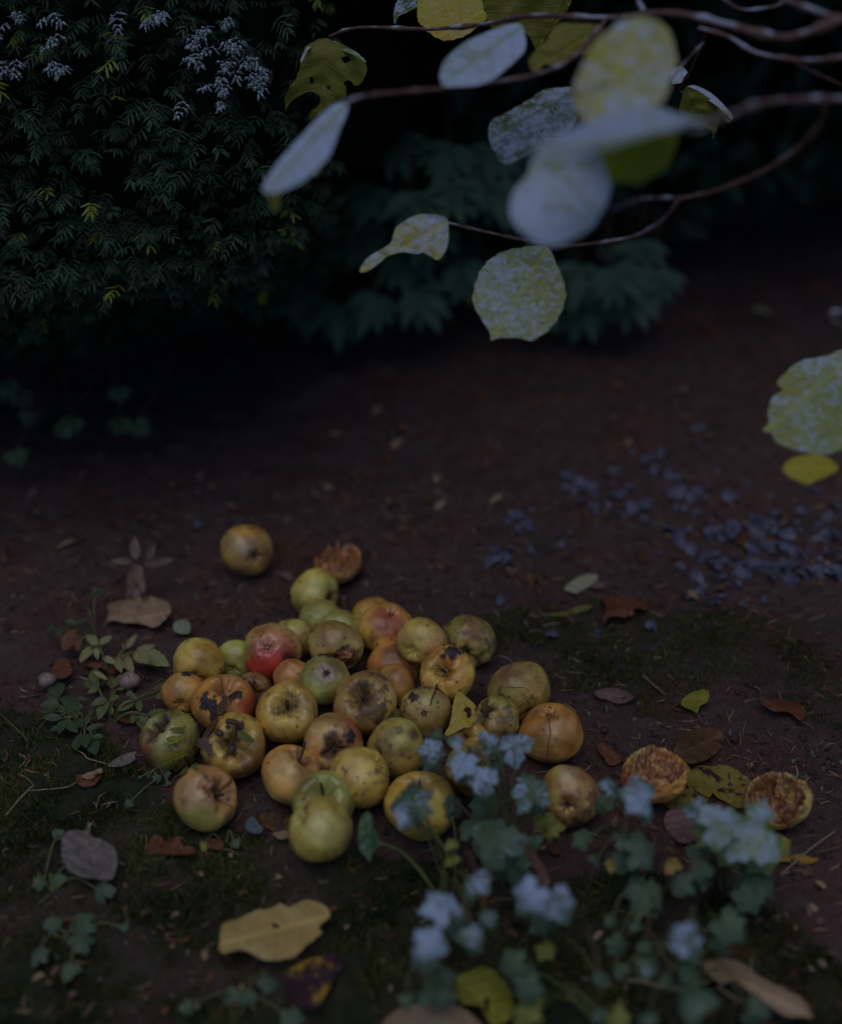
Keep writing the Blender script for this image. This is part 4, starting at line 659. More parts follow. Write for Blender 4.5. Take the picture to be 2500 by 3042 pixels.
# ------------------------------------------------------------------ serrated leaflet plants at the left
def leaflet(L, Wd, seed, teeth=.09, curl=.15):
    m = 13; V = []; uv = []; F = []
    rs = np.random.default_rng(seed)
    for i in range(m):
        t = i/(m-1); w = Wd*math.sin(math.pi*t**.8)**.8*.5+(.0002); w *= 1+teeth*(1 if i % 2 else -1)*(0 < i < m-1)
        for s_ in (-1, -.5, 0, .5, 1):
            V.append((s_*w, t*L, -curl*L*(t**2)+.22*abs(s_)*w+.03*L*math.sin(5*t+seed)*s_)); uv.append((s_*.45, t))
    for i in range(m-1):
        for k in range(4): a = i*5+k; F.append((a, a+1, a+6, a+5))
    return np.array(V), F, np.array(uv)
def spray_plant(name, label, root, leaves, mat, h0, cat='plant', stemmat=None, grp='low leafy plants', asp=.5):
    """leaves: (px,py base, px,py tip) ; petioles run to the root"""
    g0 = GG(*root); t = thing(name, g0, label, cat, grp)
    for k, (a, b, a2, b2) in enumerate(leaves):
        h = h0*(.6+.5*random.Random(k+int(a)).random()); p0 = GG(a, b, h); p1 = GG(a2, b2, h*(.85+.2*(k % 3)))
        ax = p1-p0; L = np.linalg.norm(ax); y = ax/L; n = np.array([.1*math.sin(k*2.1), -.35, 1]); n -= (n@y)*y; n /= np.linalg.norm(n); x = np.cross(y, n)
        V, F, uv = leaflet(L, L*asp*(.9+.2*math.sin(k)), k, curl=.08)
        Vw = p0+V[:, :1]*x+V[:, 1:2]*y+V[:, 2:]*n
        part('leaf', Vw, F, mat, t, luv=np.concatenate([uv, np.full((len(uv), 1), .8)], 1))
        part('stalk', *tube(smooth_poly([g0-[0, 0, .002], (g0+p0)/2+[0, 0, h*.4], p0], 4), np.linspace(.0010, .0006, 9), 5), stemmat or STEM, t)
    return t
S_gr = leaf_material('serrated_leaf', (.045,.075,.035), (.075,.11,.05), None, .40, (.05,.08,.03), fsc=260, trans=.12)
S_pl = leaf_material('serrated_leaf_pale', (.12,.15,.05), (.17,.18,.06), (.2,.15,.08), .35, None, fsc=260, sp_th=.66)
S_vy = leaf_material('leaf_cream_green', (.28,.29,.12), (.36,.34,.16), (.2,.13,.07), .0, None, sp_th=.68)
def zz(l, o=(0, 1950), s=.288): return [(o[0]+a*s, o[1]+b*s, o[0]+c*s, o[1]+d*s) for a, b, c, d in l]
spray_plant('serrated_plant', 'dark green plant with frost dusted oval leaflets left of the pile', (255,2160), zz([(610,420,570,240),(600,440,480,370),(620,500,415,500),(640,480,760,395),(640,640,440,620),(670,650,610,780),(660,620,650,530),(720,600,770,430),(740,600,840,590),(850,730,750,640),(890,700,910,590),(900,760,1060,690),(870,800,765,910),(880,800,890,930),(960,870,985,1000),(970,870,1085,865),(960,830,1080,820),(930,600,960,520),(800,430,900,440),(700,700,800,770),(560,560,450,580),(600,730,520,760),(800,560,850,480),(900,640,960,560),(760,470,700,400),(1000,740,1080,700),(820,860,780,960),(680,560,600,520),(540,480,470,440),(940,800,1000,760),(700,640,740,700)]), S_gr, .022, asp=.58)
spray_plant('serrated_plant', 'green toothed plant growing right beside the green apple', (330,2150), zz([(1020,320,870,230),(1010,330,900,380),(990,270,970,110),(1020,300,1090,200),(1150,330,1150,200),(1180,310,1250,170),(1200,340,1290,330),(1100,440,940,500),(1130,440,1230,410),(1100,460,1010,640),(1140,520,1160,600),(1410,450,1320,350),(1400,460,1190,560),(1430,460,1450,560),(1440,570,1360,680),(1450,590,1530,700),(1450,580,1470,760),(1530,600,1700,545),(1640,350,1700,250),(1590,340,1680,290),(1600,410,1720,400)]), S_pl, .026)
spray_plant('pale_leaved_plant', 'cream and green pointed leaves on thin stalks behind the serrated plant', (330,2010), zz([(715,1035,640,940),(725,1035,825,960),(700,1040,590,1145),(715,1045,715,1135),(930,1055,1010,945),(915,1060,905,1020),(1005,1070,1145,1030),(1005,1080,1240,1165),(1010,1080,1080,1155),(760,1120,860,1170),(900,1110,975,1230),(860,1130,890,1220),(690,1230,790,1280)], (0,1500), .4032), S_vy, .035, asp=.38)
spray_plant('seedling', 'thin seedling with tiny bluish green leaves above the rusty leaves', (285,1900), zz([(700,660,655,650),(705,655,735,600),(710,665,765,630),(640,740,620,720),(560,880,480,850),(570,870,640,840),(400,920,340,900),(420,940,450,970)], (0,1500), .4032), S_gr, .045, asp=.7)
D_br = leaf_material('dried_leaf', (.20,.115,.10), (.28,.17,.13), (.1,.05,.04), 0, None, sp_th=.62)
dt_ = thing('dried_sprig', GG(405,1800), 'dried pinkish sprig standing upright on the crumpled pale leaf', 'plant')
def stand(px, py, h): g_ = GG(405, 1800); d_ = (g_-CAM)@FW; return P(px, py, d_-.02+h)
part('stalk', *tube(smooth_poly([GG(405,1800), stand(405,1740,0), stand(400,1680,0)], 5), np.linspace(.003, .0018, 11), 7), STEMR, dt_)
for k, (a, b, c, d, w_) in enumerate([(1000,400,990,225,.42),(1080,405,1140,285,.4),(980,415,795,410,.25),(1060,430,1275,405,.3),(1000,440,950,690,.3),(1010,450,1060,650,.3),(990,430,980,560,.35),(1020,440,1050,540,.35),(960,600,940,700,.4),(1010,600,1000,740,.4)]):
    p0 = stand(a*.4032, 1500+b*.4032, 0); p1 = stand(c*.4032, 1500+d*.4032, -.01*(k % 2)); ax = p1-p0; L = np.linalg.norm(ax); y = ax/L; n = np.array([.2, -1, .5]); n -= (n@y)*y; n /= np.linalg.norm(n); x = np.cross(y, n)
    V, F, uv = leaflet(L, L*w_, k, teeth=.02, curl=.1); part('leaf', p0+V[:, :1]*x+V[:, 1:2]*y+V[:, 2:]*n, F, D_br, dt_, luv=np.concatenate([uv, np.zeros((len(uv), 1))], 1))
# ------------------------------------------------------------------ stalks, twigs lying about
TW = plain('dry_twig', (.12,.06,.035), (.22,.13,.08), 150, .7, .3)
TW2 = plain('pale_twig', (.28,.20,.13), (.38,.29,.2), 150, .7, .3)
def gtwig(pxs, hs_, r, label, mat=TW, grp='dry twigs and stalks', drape=False, cat='twig'):
    pts = [(P(a, b, dd((a, b))-.001) if drape else GG(a, b, h)) for (a, b), h in zip(pxs, hs_)]
    tag(part('twig', *tube(smooth_poly(pts, 4), np.linspace(r, r*.6, (len(pts)-1)*4+1), 6), mat, None), label, cat, grp)
gtwig(Z3([(1318,1050),(1310,1100),(1325,1180),(1310,1250),(1300,1400)]), [0]*5, .0009, 'thin zigzag stalk hanging down the rightmost ochre orange apple', TW, drape=True)
gtwig(Z3([(960,840),(1050,850),(1130,850),(1170,885)]), [0]*4, .0006, 'hair thin brown stalk across the bruised yellow apple', TW, drape=True)
gtwig(Z3([(490,830),(475,880),(455,930),(440,985)]), [0]*4, .0014, 'short bent dark twig lying on the dirty yellow apple', WOOD, drape=True)
gtwig(Z3([(490,850),(550,905)]), [0]*2, .0012, 'forked tip of dark twig behind the dirty yellow apple', WOOD, drape=True)
gtwig(ZM([(640,85),(760,95),(850,115),(970,160)]), [0]*4, .0007, 'thin green stalk running from the green apple to the slug apple', STEM, drape=True)
gtwig(ZM([(840,120),(820,190),(780,270),(760,330),(750,450),(700,590)]), [0]*6, .0007, 'thin green stalk curving down over the green apple', STEM, drape=True)
gtwig(ZR([(1255,1005),(1340,1080),(1430,1155)]), [.006,.006,.004], .0026, 'straight brown twig pointing at the half yellow leaf', TW)
gtwig(Z5([(1460,300),(1540,350),(1620,415)]), [.01,.006,.004], .0013, 'long stalk of the curled orange brown leaf', TW)
gtwig(Z5([(800,255),(830,310),(870,345)]), [.012,.006,.004], .0012, 'reddish stalk of the half yellow leaf', TW)
gtwig(Z5([(940,365),(1000,440),(1055,500)]), [.008,.006,.004], .001, 'thin stalk beyond the dark brown broad leaf', TW)
gtwig(Z5([(1340,1300),(1450,1200),(1560,1110),(1690,1020)]), [.006,.008,.008,.006], .0012, 'pale dry grass stalk slanting at the right edge', TW2)
gtwig(Z5([(1560,1160),(1640,1140),(1736,1115)]), [.005,.006,.006], .001, 'thin reddish stalk crossing to the right edge', TW)
gtwig(Z6([(35,210),(100,130),(175,55)]), [.006,.01,.012], .0013, 'pale straw stalk on moss at the left edge', TW2)
gtwig(Z6([(100,0),(140,20),(170,50)]), [.01,.012,.012], .0016, 'reddish stalk meeting the pale straw stalk', TW)
gtwig(Z6([(150,85),(280,75),(350,65),(395,40)]), [.008,.008,.01,.01], .0008, 'thin grey straw lying across the moss at the left', TW2)
gtwig(ZN([(0,580),(120,700),(240,810),(300,900)]), [.01,.02,.02,.01], .0008, 'thin yellow grass stem at the left edge', STEM)
gtwig(ZL([(1000,1160),(1100,1185),(1220,1225)]), [.01,.01,.008], .0016, 'tan twig pointing at the clean golden apple', TW)
gtwig(ZN([(770,950),(870,1010),(900,1050),(1000,1080),(1100,1110)]), [.01,.01,.01,.008,.006], .0011, 'tan comb shaped dead yew twig, main rib', TW2)
gtwig(sc_([(1050,400),(1160,365)], 0, 0, 1) and Z7([(1000,365),(1060,368),(1130,372)]), [.03,.035,.03], .0012, 'short brown stalk between the two white leaf clusters', TW)
gtwig(Z7([(1280,840),(1400,900),(1490,970),(1560,1050),(1620,1130)]), [.02,.035,.04,.03,.02], .0018, 'arching green stalk at the bottom right of centre', STEM)
gtwig(Z8([(340,1110),(450,1120),(560,1150),(700,1165),(900,1110)]), [.02,.03,.03,.03,.02], .0016, 'grey brown runner crossing low at the bottom right', TW2)
gtwig(Z8([(940,1150),(1000,1200),(1100,1260)]), [.03,.02,.01], .0014, 'pale runner under the long curled tan leaf', TW2)
gtwig(Z8([(400,640),(470,760),(550,880),(600,980),(650,1060)]), [.01,.03,.035,.03,.02], .0014, 'slanting brown stalk between low green leaves', STEMR)
# pale shoots pushing up at the right
SH = plain('shoot_skin', (.22,.27,.19), (.34,.38,.28), 100, .5, .2)
for k, (a, b) in enumerate(sc_([(1012,380),(1545,510),(1610,610),(1600,730),(1500,655),(1335,630),(1410,560),(1725,560),(570,430),(420,190),(105,250),(220,220),(175,70),(390,290),(740,360)], 1700, 2000, .4608)+ZR([(940,1070),(1065,795),(870,1280),(990,1240),(1190,1320),(1650,640)])):
    g0 = GG(a, b+14); L = .007+.007*random.random(); dx = random.uniform(-.4, .4)
    pts = [g0-[0, 0, .002], g0+[dx*L*.3, 0, L*.5], g0+[dx*L, -.2*L, L*1.1]]; V, F = tube(smooth_poly(pts, 4), .0016*np.array([.5,.7,.95,1.1,1.2,1.1,.9,.6,.15]), 7)
    tag(part('shoot', V, F, SH, None), 'tiny pale green shoot poking out of the soil on the right', 'shoot', 'pale shoots in the soil')
# ------------------------------------------------------------------ small scattered fallen leaves on the back ground
fam = [L_red, L_brn, L_pur, L_tan, L_grn]
def small_leaf(px, py, Lp, yaw, mat, label, grp):
    g0 = GG(px, py, .006); L = Lp*gd(px, py)/FP; V, F, uv = leaflet(L, L*.5, int(px), teeth=.03, curl=.12); V[:, 2] += .3*np.abs(V[:, 0]); V[:, 1] -= L/2
    Vw = orient(V, (random.uniform(-.35, .35), random.uniform(-.5, .2), 1), yaw)+g0
    return tag(part('fallen_leaf', Vw, F, mat, None, luv=np.concatenate([uv, np.zeros((len(uv), 1))], 1)), label, 'leaf', grp)
fe = [(1575,645,52,1.5,leaf_material('fallen_pale_far', (.30,.30,.16), (.36,.34,.2), None, 0, None),'pale greenish leaf on the far soil at the upper right'),(1690,597,55,.8,L_red,'orange brown leaf furthest away at the upper right'),(1462,683,50,2.6,L_red,'reddish elongated leaf below the pale far leaf'),(1273,798,38,1.9,L_red,'rusty leaf alone on the far soil in the upper middle'),(692,895,24,1,L_tan,'small pinkish leaf on far soil above the hollowed shell'),(398,918,20,.5,L_red,'tiny rust leaf at the edge of the hedge shade'),(357,998,20,0,L_tan,'tiny pale lilac leaf on the soil left of centre'),(440,1002,16,1,L_tan,'tiny pale fleck of leaf right of the lilac one'),(1480,1030,30,.3,L_red,'red brown leaf standing among the bluish leaves'),(590,1190,34,1.9,L_pur,'pinkish leaf right of the lone ochre apple'),(1260,1435,42,1.7,L_pur,'flat dark plum leaf right of the pile in moss')]
for a, b, L_, y_, m_, lab in fe[:-1]: small_leaf(a*1.44, b*1.44, L_*1.44, y_, m_, lab, 'small leaves on the far soil')
for k in range(125):
    px = random.uniform(50, 2480); py = random.uniform(1150, 1780)
    if px < 900 and py < 1380: continue
    if px > 430 and px < 1500 and py > 1560: continue
    small_leaf(px, py, random.uniform(18, 55), random.uniform(0, 6.28), random.choice([L_brn, L_pur, L_red, L_brn, L_tan]), 'small dark brown leaf half sunk in the soil behind the pile', 'small sunken leaves behind the pile')
for k in range(130):
    px = random.uniform(30, 2480); py = random.uniform(2250, 3020)
    if 420 < px < 1750 and py < 2480: continue
    small_leaf(px, py, random.uniform(14, 44), random.uniform(0, 6.28), random.choice([L_red, L_tan, L_brn, L_brn, L_pur, L_red, L_tan]), 'small brown leaf scrap caught in the moss in front', 'leaf scraps in the moss')
# ------------------------------------------------------------------ bluish ground cover on the right (uncountable)
def scatter_leaves(name, pts, sizes, mat, label, cat, lob=3, up=.006, tilt=.8):
    Vs = []; Fs = []; Ls = []; o = 0
    for k, ((x, y), R) in enumerate(zip(pts, sizes)):
        V, F, uv = lobed(lob, R, k % 17, droop=.2); V = V*np.array([random.uniform(.55, 1.1), 1, 1]); V = orient(V, (random.uniform(-tilt, tilt), random.uniform(-tilt, .3), 1), random.uniform(0, 6.28))+np.array([x, y, Gz(x, y)+up*random.uniform(.6, 2.2)])
        V = V[:]; Vs.append(V); Fs += [tuple(i+o for i in f) for f in F]; Ls.append(np.concatenate([uv, np.full((len(uv), 1), .6)], 1)); o += len(V)
    ob = mesh(name, np.vstack(Vs), Fs, mat, luv=np.vstack(Ls)); return tag(ob, label, cat, kind='stuff')
BL = leaf_material('ground_cover_leaf', (.07,.07,.11), (.14,.14,.215), None, 0, (.10,.09,.12), trans=.1, rough=.35)
pts = []; sz = []
def blob(cx, cy, sx, sy, n, s0, s1):
    for _ in range(n):
        a = random.gauss(cx, sx); b = random.gauss(cy, sy); q = G(a, b); pts.append((q[0], q[1])); sz.append(random.uniform(s0*.55, s1*1.5)*random.choice([.7, 1, 1.15]))
blob(2250,1620,130,40,60,.006,.012); blob(2350,1560,150,40,34,.006,.011); blob(2430,1690,60,25,22,.006,.012); blob(2290,1700,90,25,34,.006,.011); blob(1780,1470,60,40,20,.006,.011); blob(1950,1380,90,35,24,.006,.01); blob(1500,1660,50,15,9,.008,.012)
blob(1620,1570,90,60,16,.006,.011); blob(2050,1500,120,60,22,.006,.01); blob(2130,1760,140,30,12,.005,.008); blob(1660,1840,200,40,9,.004,.007); blob(850,1580,200,30,5,.004,.006)
scatter_leaves('ground_cover', pts, sz, BL, 'bluish frost touched ground cover on the right behind the pile', 'ground cover')
# ------------------------------------------------------------------ moss, grass, litter, crumbs (uncountable)
def blades(n, region, h0, h1, w, colA, colB, name, mat, label, cat, lean=.6, edge=None):
    xs = rng.uniform(region[0], region[1], n*3); ys = rng.uniform(region[2], region[3], n*3); m = moss(xs, ys)
    pxy = rng.random(n*3) < np.clip(m*1.25-.1, 0, 1)
    xs, ys = xs[pxy][:n], ys[pxy][:n]; k = len(xs); z = gh(xs, ys)
    p = np.stack([xs, ys, 0*xs], 1); cl = .5+.9*fbm(p, 24, 2, 3)
    h = (h0+(h1-h0)*rng.random(k))*(.45+.8*np.clip(cl, 0, 1.2)); a = rng.random(k)*2*math.pi; la = rng.random(k)*2*math.pi; ll = rng.random(k)*lean
    b = np.stack([xs, ys, z-.001], 1); sd = np.stack([np.cos(a), np.sin(a), 0*a], 1)*w[0]*(1+w[1]*rng.random(k))[:, None]
    dirv = np.stack([np.cos(la)*ll, np.sin(la)*ll, np.ones(k)], 1)*h[:, None]
    V = np.stack([b-sd, b+sd, b+dirv*.55+sd*.7, b+dirv*.55-sd*.7, b+dirv+np.stack([np.cos(la), np.sin(la), -.3*np.ones(k)], 1)*(h*ll*.4)[:, None]], 1).reshape(-1, 3)
    F = []; 
    idx = np.arange(k)*5
    F = [(i, i+1, i+2, i+3) for i in idx]+[(i+3, i+2, i+4) for i in idx]
    t = np.clip(.5+.6*fbm(p, 12, 2, 44)+.3*rng.standard_normal(k), 0, 1)[:, None]; c = np.array(colA)*(1-t)+np.array(colB)*t; c = np.repeat(c, 5, 0)
    o = mesh(name, V, F, mat, cols=c); return tag(o, label, cat, kind='stuff')
MOSSM = plain('moss_blade', (.8,.8,.8), (1,1,1), 50, .7, 0, .3, .2, True)
blades(170000, (-.75, .95, .85, 1.95), .004, .011, (.0006, .9), (.022,.030,.009), (.14,.15,.042), 'moss', MOSSM, 'dark green moss carpeting the ground in front and to the right', 'moss', .9)
blades(1300, (-.7, .7, .9, 1.55), .012, .032, (.0006, .8), (.03,.06,.015), (.07,.11,.04), 'grass', MOSSM, 'sparse thin grass blades rising from the moss', 'grass', 1.3)
# individual grass tuft
for (a, b, n, h, lab) in [(470,2580,26,.03,'fresh green grass tuft on moss below the large ochre apple'),(110,2220,12,.05,'long bluish grass blades at the left edge'),(560,2500,10,.02,'short bright grass tuft beneath the large ochre apple')]:
    g0 = GG(a, b); ps = []
    for k in range(n):
        an = random.uniform(0, 6.28); l = random.uniform(.3, 1.2); q = g0+[random.uniform(-.012,.012), random.uniform(-.008,.008), -.002]; hh = h*random.uniform(.5, 1)
        ps.append(tube(smooth_poly([q, q+[math.cos(an)*l*hh*.4, math.sin(an)*l*hh*.4, hh*.6], q+[math.cos(an)*l*hh, math.sin(an)*l*hh, hh*.8]], 3), np.linspace(.0008, .0001, 7), 4))
    tag(part('grass_tuft', *joinm(ps), plain('grass_blade', (.05,.09,.025), (.09,.14,.05), 60, .5, 0), None), lab, 'grass tuft')
def litter(n, region, l0, l1, r, pal, name, label, filt=None):
    V = []; F = []; C = []
    for k in range(n):
        x = random.uniform(region[0], region[1]); y = random.uniform(region[2], region[3])
        if filt and not filt(x, y): continue
        if np.min((APC[:, 0]-x)**2+(APC[:, 1]-y)**2) < .025**2: continue
        z = Gz(x, y)+.001; L = random.uniform(l0, l1); a = random.uniform(0, 6.28); t = random.uniform(-.12, .35); d = np.array([math.cos(a), math.sin(a), t]); cv = np.array([-d[1], d[0], .2])*L*random.uniform(-.2, .2)
        p = np.array([x, y, z+.002]); rr = r*random.uniform(.6, 1.5); sd = np.array([-d[1], d[0], 0])*rr; u = np.array([0, 0, rr])
        o = len(V); 
        for q, w in ((p-d*L/2, .6), (p+cv, 1), (p+d*L/2, .4)): V += [q+sd*w, q+u*w, q-sd*w, q-u*w]
        for s_ in range(2):
            for e in range(4): F.append((o+s_*4+e, o+s_*4+(e+1) % 4, o+s_*4+4+(e+1) % 4, o+s_*4+4+e))
        c = random.choice(pal); C += [c]*12
    return tag(mesh(name, V, F, MOSSM, cols=np.array(C), smooth=False), label, 'litter', kind='stuff')
PAL = [(.34,.15,.08),(.42,.24,.14),(.14,.06,.035),(.46,.34,.25),(.26,.08,.035),(.4,.24,.15),(.18,.12,.09)]
litter(3600, (-.7, .9, .88, 1.9), .006, .024, .0008, PAL, 'needle_litter', 'dry needles and bits of twig strewn over moss and soil')
litter(900, (-.75, .85, 1.15, 2.1), .008, .03, .0008, PAL, 'twig_litter', 'dry twig bits on the bare soil right of the pile')
litter(800, (-.8, 1.2, 1.9, 2.7), .010, .03, .0012, [(.12,.06,.04),(.18,.10,.08),(.16,.06,.035)], 'far_litter', 'dark debris on the soil towards the hedge')
def crumbs(n, region, r0, r1, name, label):
    xs = rng.uniform(region[0], region[1], n); ys = rng.uniform(region[2], region[3], n); mk_ = moss(xs, ys) < .3
    xs, ys = xs[mk_], ys[mk_]; k = len(xs); z = gh(xs, ys); r = r0+(r1-r0)*rng.random(k)**3
    ico = np.array([(0,0,1),(.9,0,.3),(.28,.85,.35),(-.72,.53,.3),(-.72,-.53,.35),(.28,-.85,.3),(0,0,-.8)]); FI = [(0,1,2),(0,2,3),(0,3,4),(0,4,5),(0,5,1),(6,2,1),(6,3,2),(6,4,3),(6,5,4),(6,1,5)]
    V = (ico[None]*(r[:, None, None])*(1+.35*rng.standard_normal((k, 7, 1)).clip(-1, 1))+np.stack([xs, ys, z+r*.3], 1)[:, None]).reshape(-1, 3)
    F = (np.array(FI)[None]+np.arange(k)[:, None, None]*7).reshape(-1, 3).tolist(); return tag(mesh(name, V, F, soil, cols=np.zeros((len(V), 3))), label, 'soil crumbs', kind='stuff')
crumbs(20000, (-.8, 1.1, 1.1, 2.6), .001, .0062, 'soil_crumbs', 'crumbs and clods of dark soil')
# ------------------------------------------------------------------ yew hedge on the left
def hedge_face(x, z):
    x = np.asarray(x, float); z = np.asarray(z, float); p = np.stack([x, z, 0*x], 1)
    f = 1.93+.09*fbm(p, 3.0, 3, 2)-.5*np.clip(.77-z, 0, .30)+1.25*np.clip(.44-z, 0, .44)+np.clip(z-.9, 0, 2)*.12
    e = -.27-.10*np.clip(.75-z, 0, .75)+.05*fbm(p, 5, 2, 12); f = f+2.2*np.clip(x-e, 0, 2)**1.15
    return f
def needles(n, name, mat, parent, sampler, nl=(.011,.021), nw=.0015, per=5, colf=None, frost=False):
    V = []; C = []; GV = []
    for k in range(n):
        o, d, up = sampler(k); d = d/np.linalg.norm(d); s_ = np.cross(d, up); s_ /= np.linalg.norm(s_)+1e-9; u = np.cross(s_, d); sl = random.uniform(.018, .04)
        c = np.array(colf(o))
        for j in range(per):
            t = (j+.5)/per; b = o+d*sl*t; l = random.uniform(*nl)*(1-.25*t)
            for sg in (-1, 1):
                if random.random() < .12: continue
                dr = d*(.15+1.1*t)+s_*sg*(1-.4*t)+u*random.uniform(-.55, .35); dr /= np.linalg.norm(dr); w = np.cross(dr, u+.3*s_*random.uniform(-1, 1)); w /= np.linalg.norm(w); w *= nw*random.uniform(.7, 1.15)
                dr2 = dr-np.array([0, 0, .35]); dr2 /= np.linalg.norm(dr2)
                m1 = b+dr*l*.3; m2 = m1+dr2*l*.4; tip = m2+dr2*l*.3
                V += [b-w*.35, b+w*.35, m1+w, m1-w, m2+w*.9, m2-w*.9, tip+w*.15, tip-w*.15]; C.append(c*random.uniform(.7, 1.3))
                if frost:
                    for q in range(3):
                        f_ = random.random(); pt = b+dr*l*.9*f_ if f_ < .5 else m1+dr2*l*.6*(f_-.3); GV.append((pt+w*random.uniform(-.8, .8)+u*.0008, random.uniform(.0008, .0021)))
    V = np.array(V); k = len(V)//8; F = (np.arange(k)[:, None, None]*8+np.array([[0, 1, 2, 3], [3, 2, 4, 5], [5, 4, 6, 7]])).reshape(-1, 4).tolist(); C = np.repeat(np.array(C), 8, 0)
    o = mesh(name, V, F, mat, cols=np.clip(C, 0, 1), smooth=False); o.parent = parent; o.matrix_parent_inverse = WM[parent.name].inverted()
    if frost:
        ico = np.array([(0,0,1),(.9,0,.3),(.28,.85,.35),(-.72,.53,.3),(-.72,-.53,.35),(.28,-.85,.3),(0,0,-.8)]); FI = np.array([(0,1,2),(0,2,3),(0,3,4),(0,4,5),(0,5,1),(6,2,1),(6,3,2),(6,4,3),(6,5,4),(6,1,5)])
        G_ = np.array([g_[0] for g_ in GV]); R_ = np.array([g_[1] for g_ in GV]); VV = (ico[None]*R_[:, None, None]+G_[:, None]).reshape(-1, 3); FF = (FI[None]+np.arange(len(R_))[:, None, None]*7).reshape(-1, 3).tolist()
        o = mesh('frost', VV, FF, FRM, cols=np.ones((len(VV), 3))); o.parent = parent; o.matrix_parent_inverse = WM[parent.name].inverted()
    return o
FRM = plain('frosted_needle', (.36,.41,.50), (.46,.51,.60), 300, .8, 0, .3)
YEWM = plain('yew_needle', (.8,.8,.8), (1,1,1), 40, .6, 0, .22, .12, True)
yew = thing('yew_hedge', (-.9, 2.35, 0), 'tall clipped yew hedge with frost dusted tips filling the upper left', 'hedge')
def ysamp(depth, zr, xr=(-1.5, .05)):
    def f(k):
        z = zr[0]+(zr[1]-zr[0])*random.random(); x = random.uniform(*xr); y = float(hedge_face([x], [z])[0])+depth*random.random()**1.5-.03
        d = np.array([random.uniform(-.8, .8), -1, random.uniform(-.7, .35)]); return np.array([x, y, z]), d, np.array([random.uniform(-.3, .3), -.3, 1])
    return f
def ycol(o):
    r = random.random()
    if r < .035: return (.16, .22, .03)
    g_ = random.uniform(.5, 1.5); return (.024*g_, .056*g_, .034*g_)*1 if False else ((.024*g_, .056*g_, .034*g_) if random.random() < .8 else (.012, .022, .014))
needles(2100, 'foliage', YEWM, yew, ysamp(.16, (.22, 1.0), (-.95, -.12)), colf=ycol)
needles(900, 'foliage', YEWM, yew, ysamp(.3, (.10, .5), (-.95, -.1)), colf=ycol)
needles(1100, 'foliage', YEWM, yew, ysamp(.12, (1.0, 1.75), (-1.7, .1)), nl=(.02,.03), nw=.003, per=6, colf=ycol)
# frost lies on the tops of sprays, in clumps
cl_px = [(40,30),(120,60),(60,90),(160,40),(10,80),(370,40),(470,50),(510,25),(380,120),(430,115),(300,170),(215,150),(160,130),(190,90),(10,190),(180,190),(690,40),(650,90),(590,110),(670,130),(720,130),(740,190),(690,180),(620,240),(660,240),(720,235),(640,290),(560,300),(680,300),(770,200),(560,140)]
def fsamp(k):
    a, b = random.choice(cl_px); a += random.gauss(0, 22); b += random.gauss(0, 14); r = ray(a, b); t = 1.6
    for _ in range(60):
        q = CAM+r*t
        if q[1] > float(hedge_face([q[0]], [q[2]])[0])-.035: break
        t += .02
    q = CAM+r*(t-.012); return q, np.array([random.uniform(-.7, .7), -1, random.uniform(-.5, .1)]), np.array([random.uniform(-.3, .3), -.3, 1])
needles(44, 'foliage', YEWM, yew, fsamp, nl=(.009,.017), nw=.0015, per=4, colf=lambda o: (.16, .2, .22), frost=True)
YBK = plain('yew_bark', (.03,.018,.013), (.06,.035,.025), 30, .9, .6)
ps = []
for k in range(130):
    x = random.uniform(-1.3, -.1); z = random.uniform(.2, 1.4); yb = float(hedge_face([x], [z])[0]); p0 = np.array([x*.9-.05, yb+.42, z-.15]); p1 = np.array([x, yb+.03, z]); ps.append(tube(smooth_poly([p0, (p0+p1)/2+[0, 0, .04], p1], 4), np.linspace(.008, .002, 9), 5))
part('branches', *joinm(ps), YBK, yew)
for x in (-.45, -1.1): part('trunk', *tube(smooth_poly([(x, 2.75, -.03), (x+.03, 2.7, .5), (x, 2.7, 1.6)], 6), np.linspace(.06, .03, 13), 12), YBK, yew)
DK = plain('inner_shade_paint', (.002,.003,.002), (.004,.006,.004), 25, .95, .8, .1)  # near-black colour stands in for the shade deep inside the foliage
def shell(fn, xs, zs, th):
    Xs, Zs = np.meshgrid(xs, zs); f = fn(Xs.ravel(), Zs.ravel()); n = len(f); A = np.stack([Xs.ravel(), f, Zs.ravel()], 1); B = A.copy(); B[:, 1] = f+th; V = np.vstack([A, B]); a, b = len(xs), len(zs); F = []
    for j in range(b-1):
        for i in range(a-1): q = j*a+i; F.append((q, q+1, q+a+1, q+a)); F.append((n+q, n+q+a, n+q+a+1, n+q+1))
    for i in range(a-1): F.append((i, n+i, n+i+1, i+1)); q = (b-1)*a+i; F.append((q, q+1, n+q+1, n+q))
    for j in range(b-1): q = j*a; F.append((q, q+a, n+q+a, n+q)); q += a-1; F.append((q, n+q, n+q+a, q+a))
    return V, F
V, F = shell(lambda x, z: hedge_face(x, z)+.13+.05*fbm(np.stack([x, z, 0*x], 1), 12, 2), np.linspace(-2.2, .12, 60), np.linspace(.12, 1.8, 50), .5); part('inner_shade_shell', V, F, DK, yew)  # added black shell behind the needles, interior shade painted in
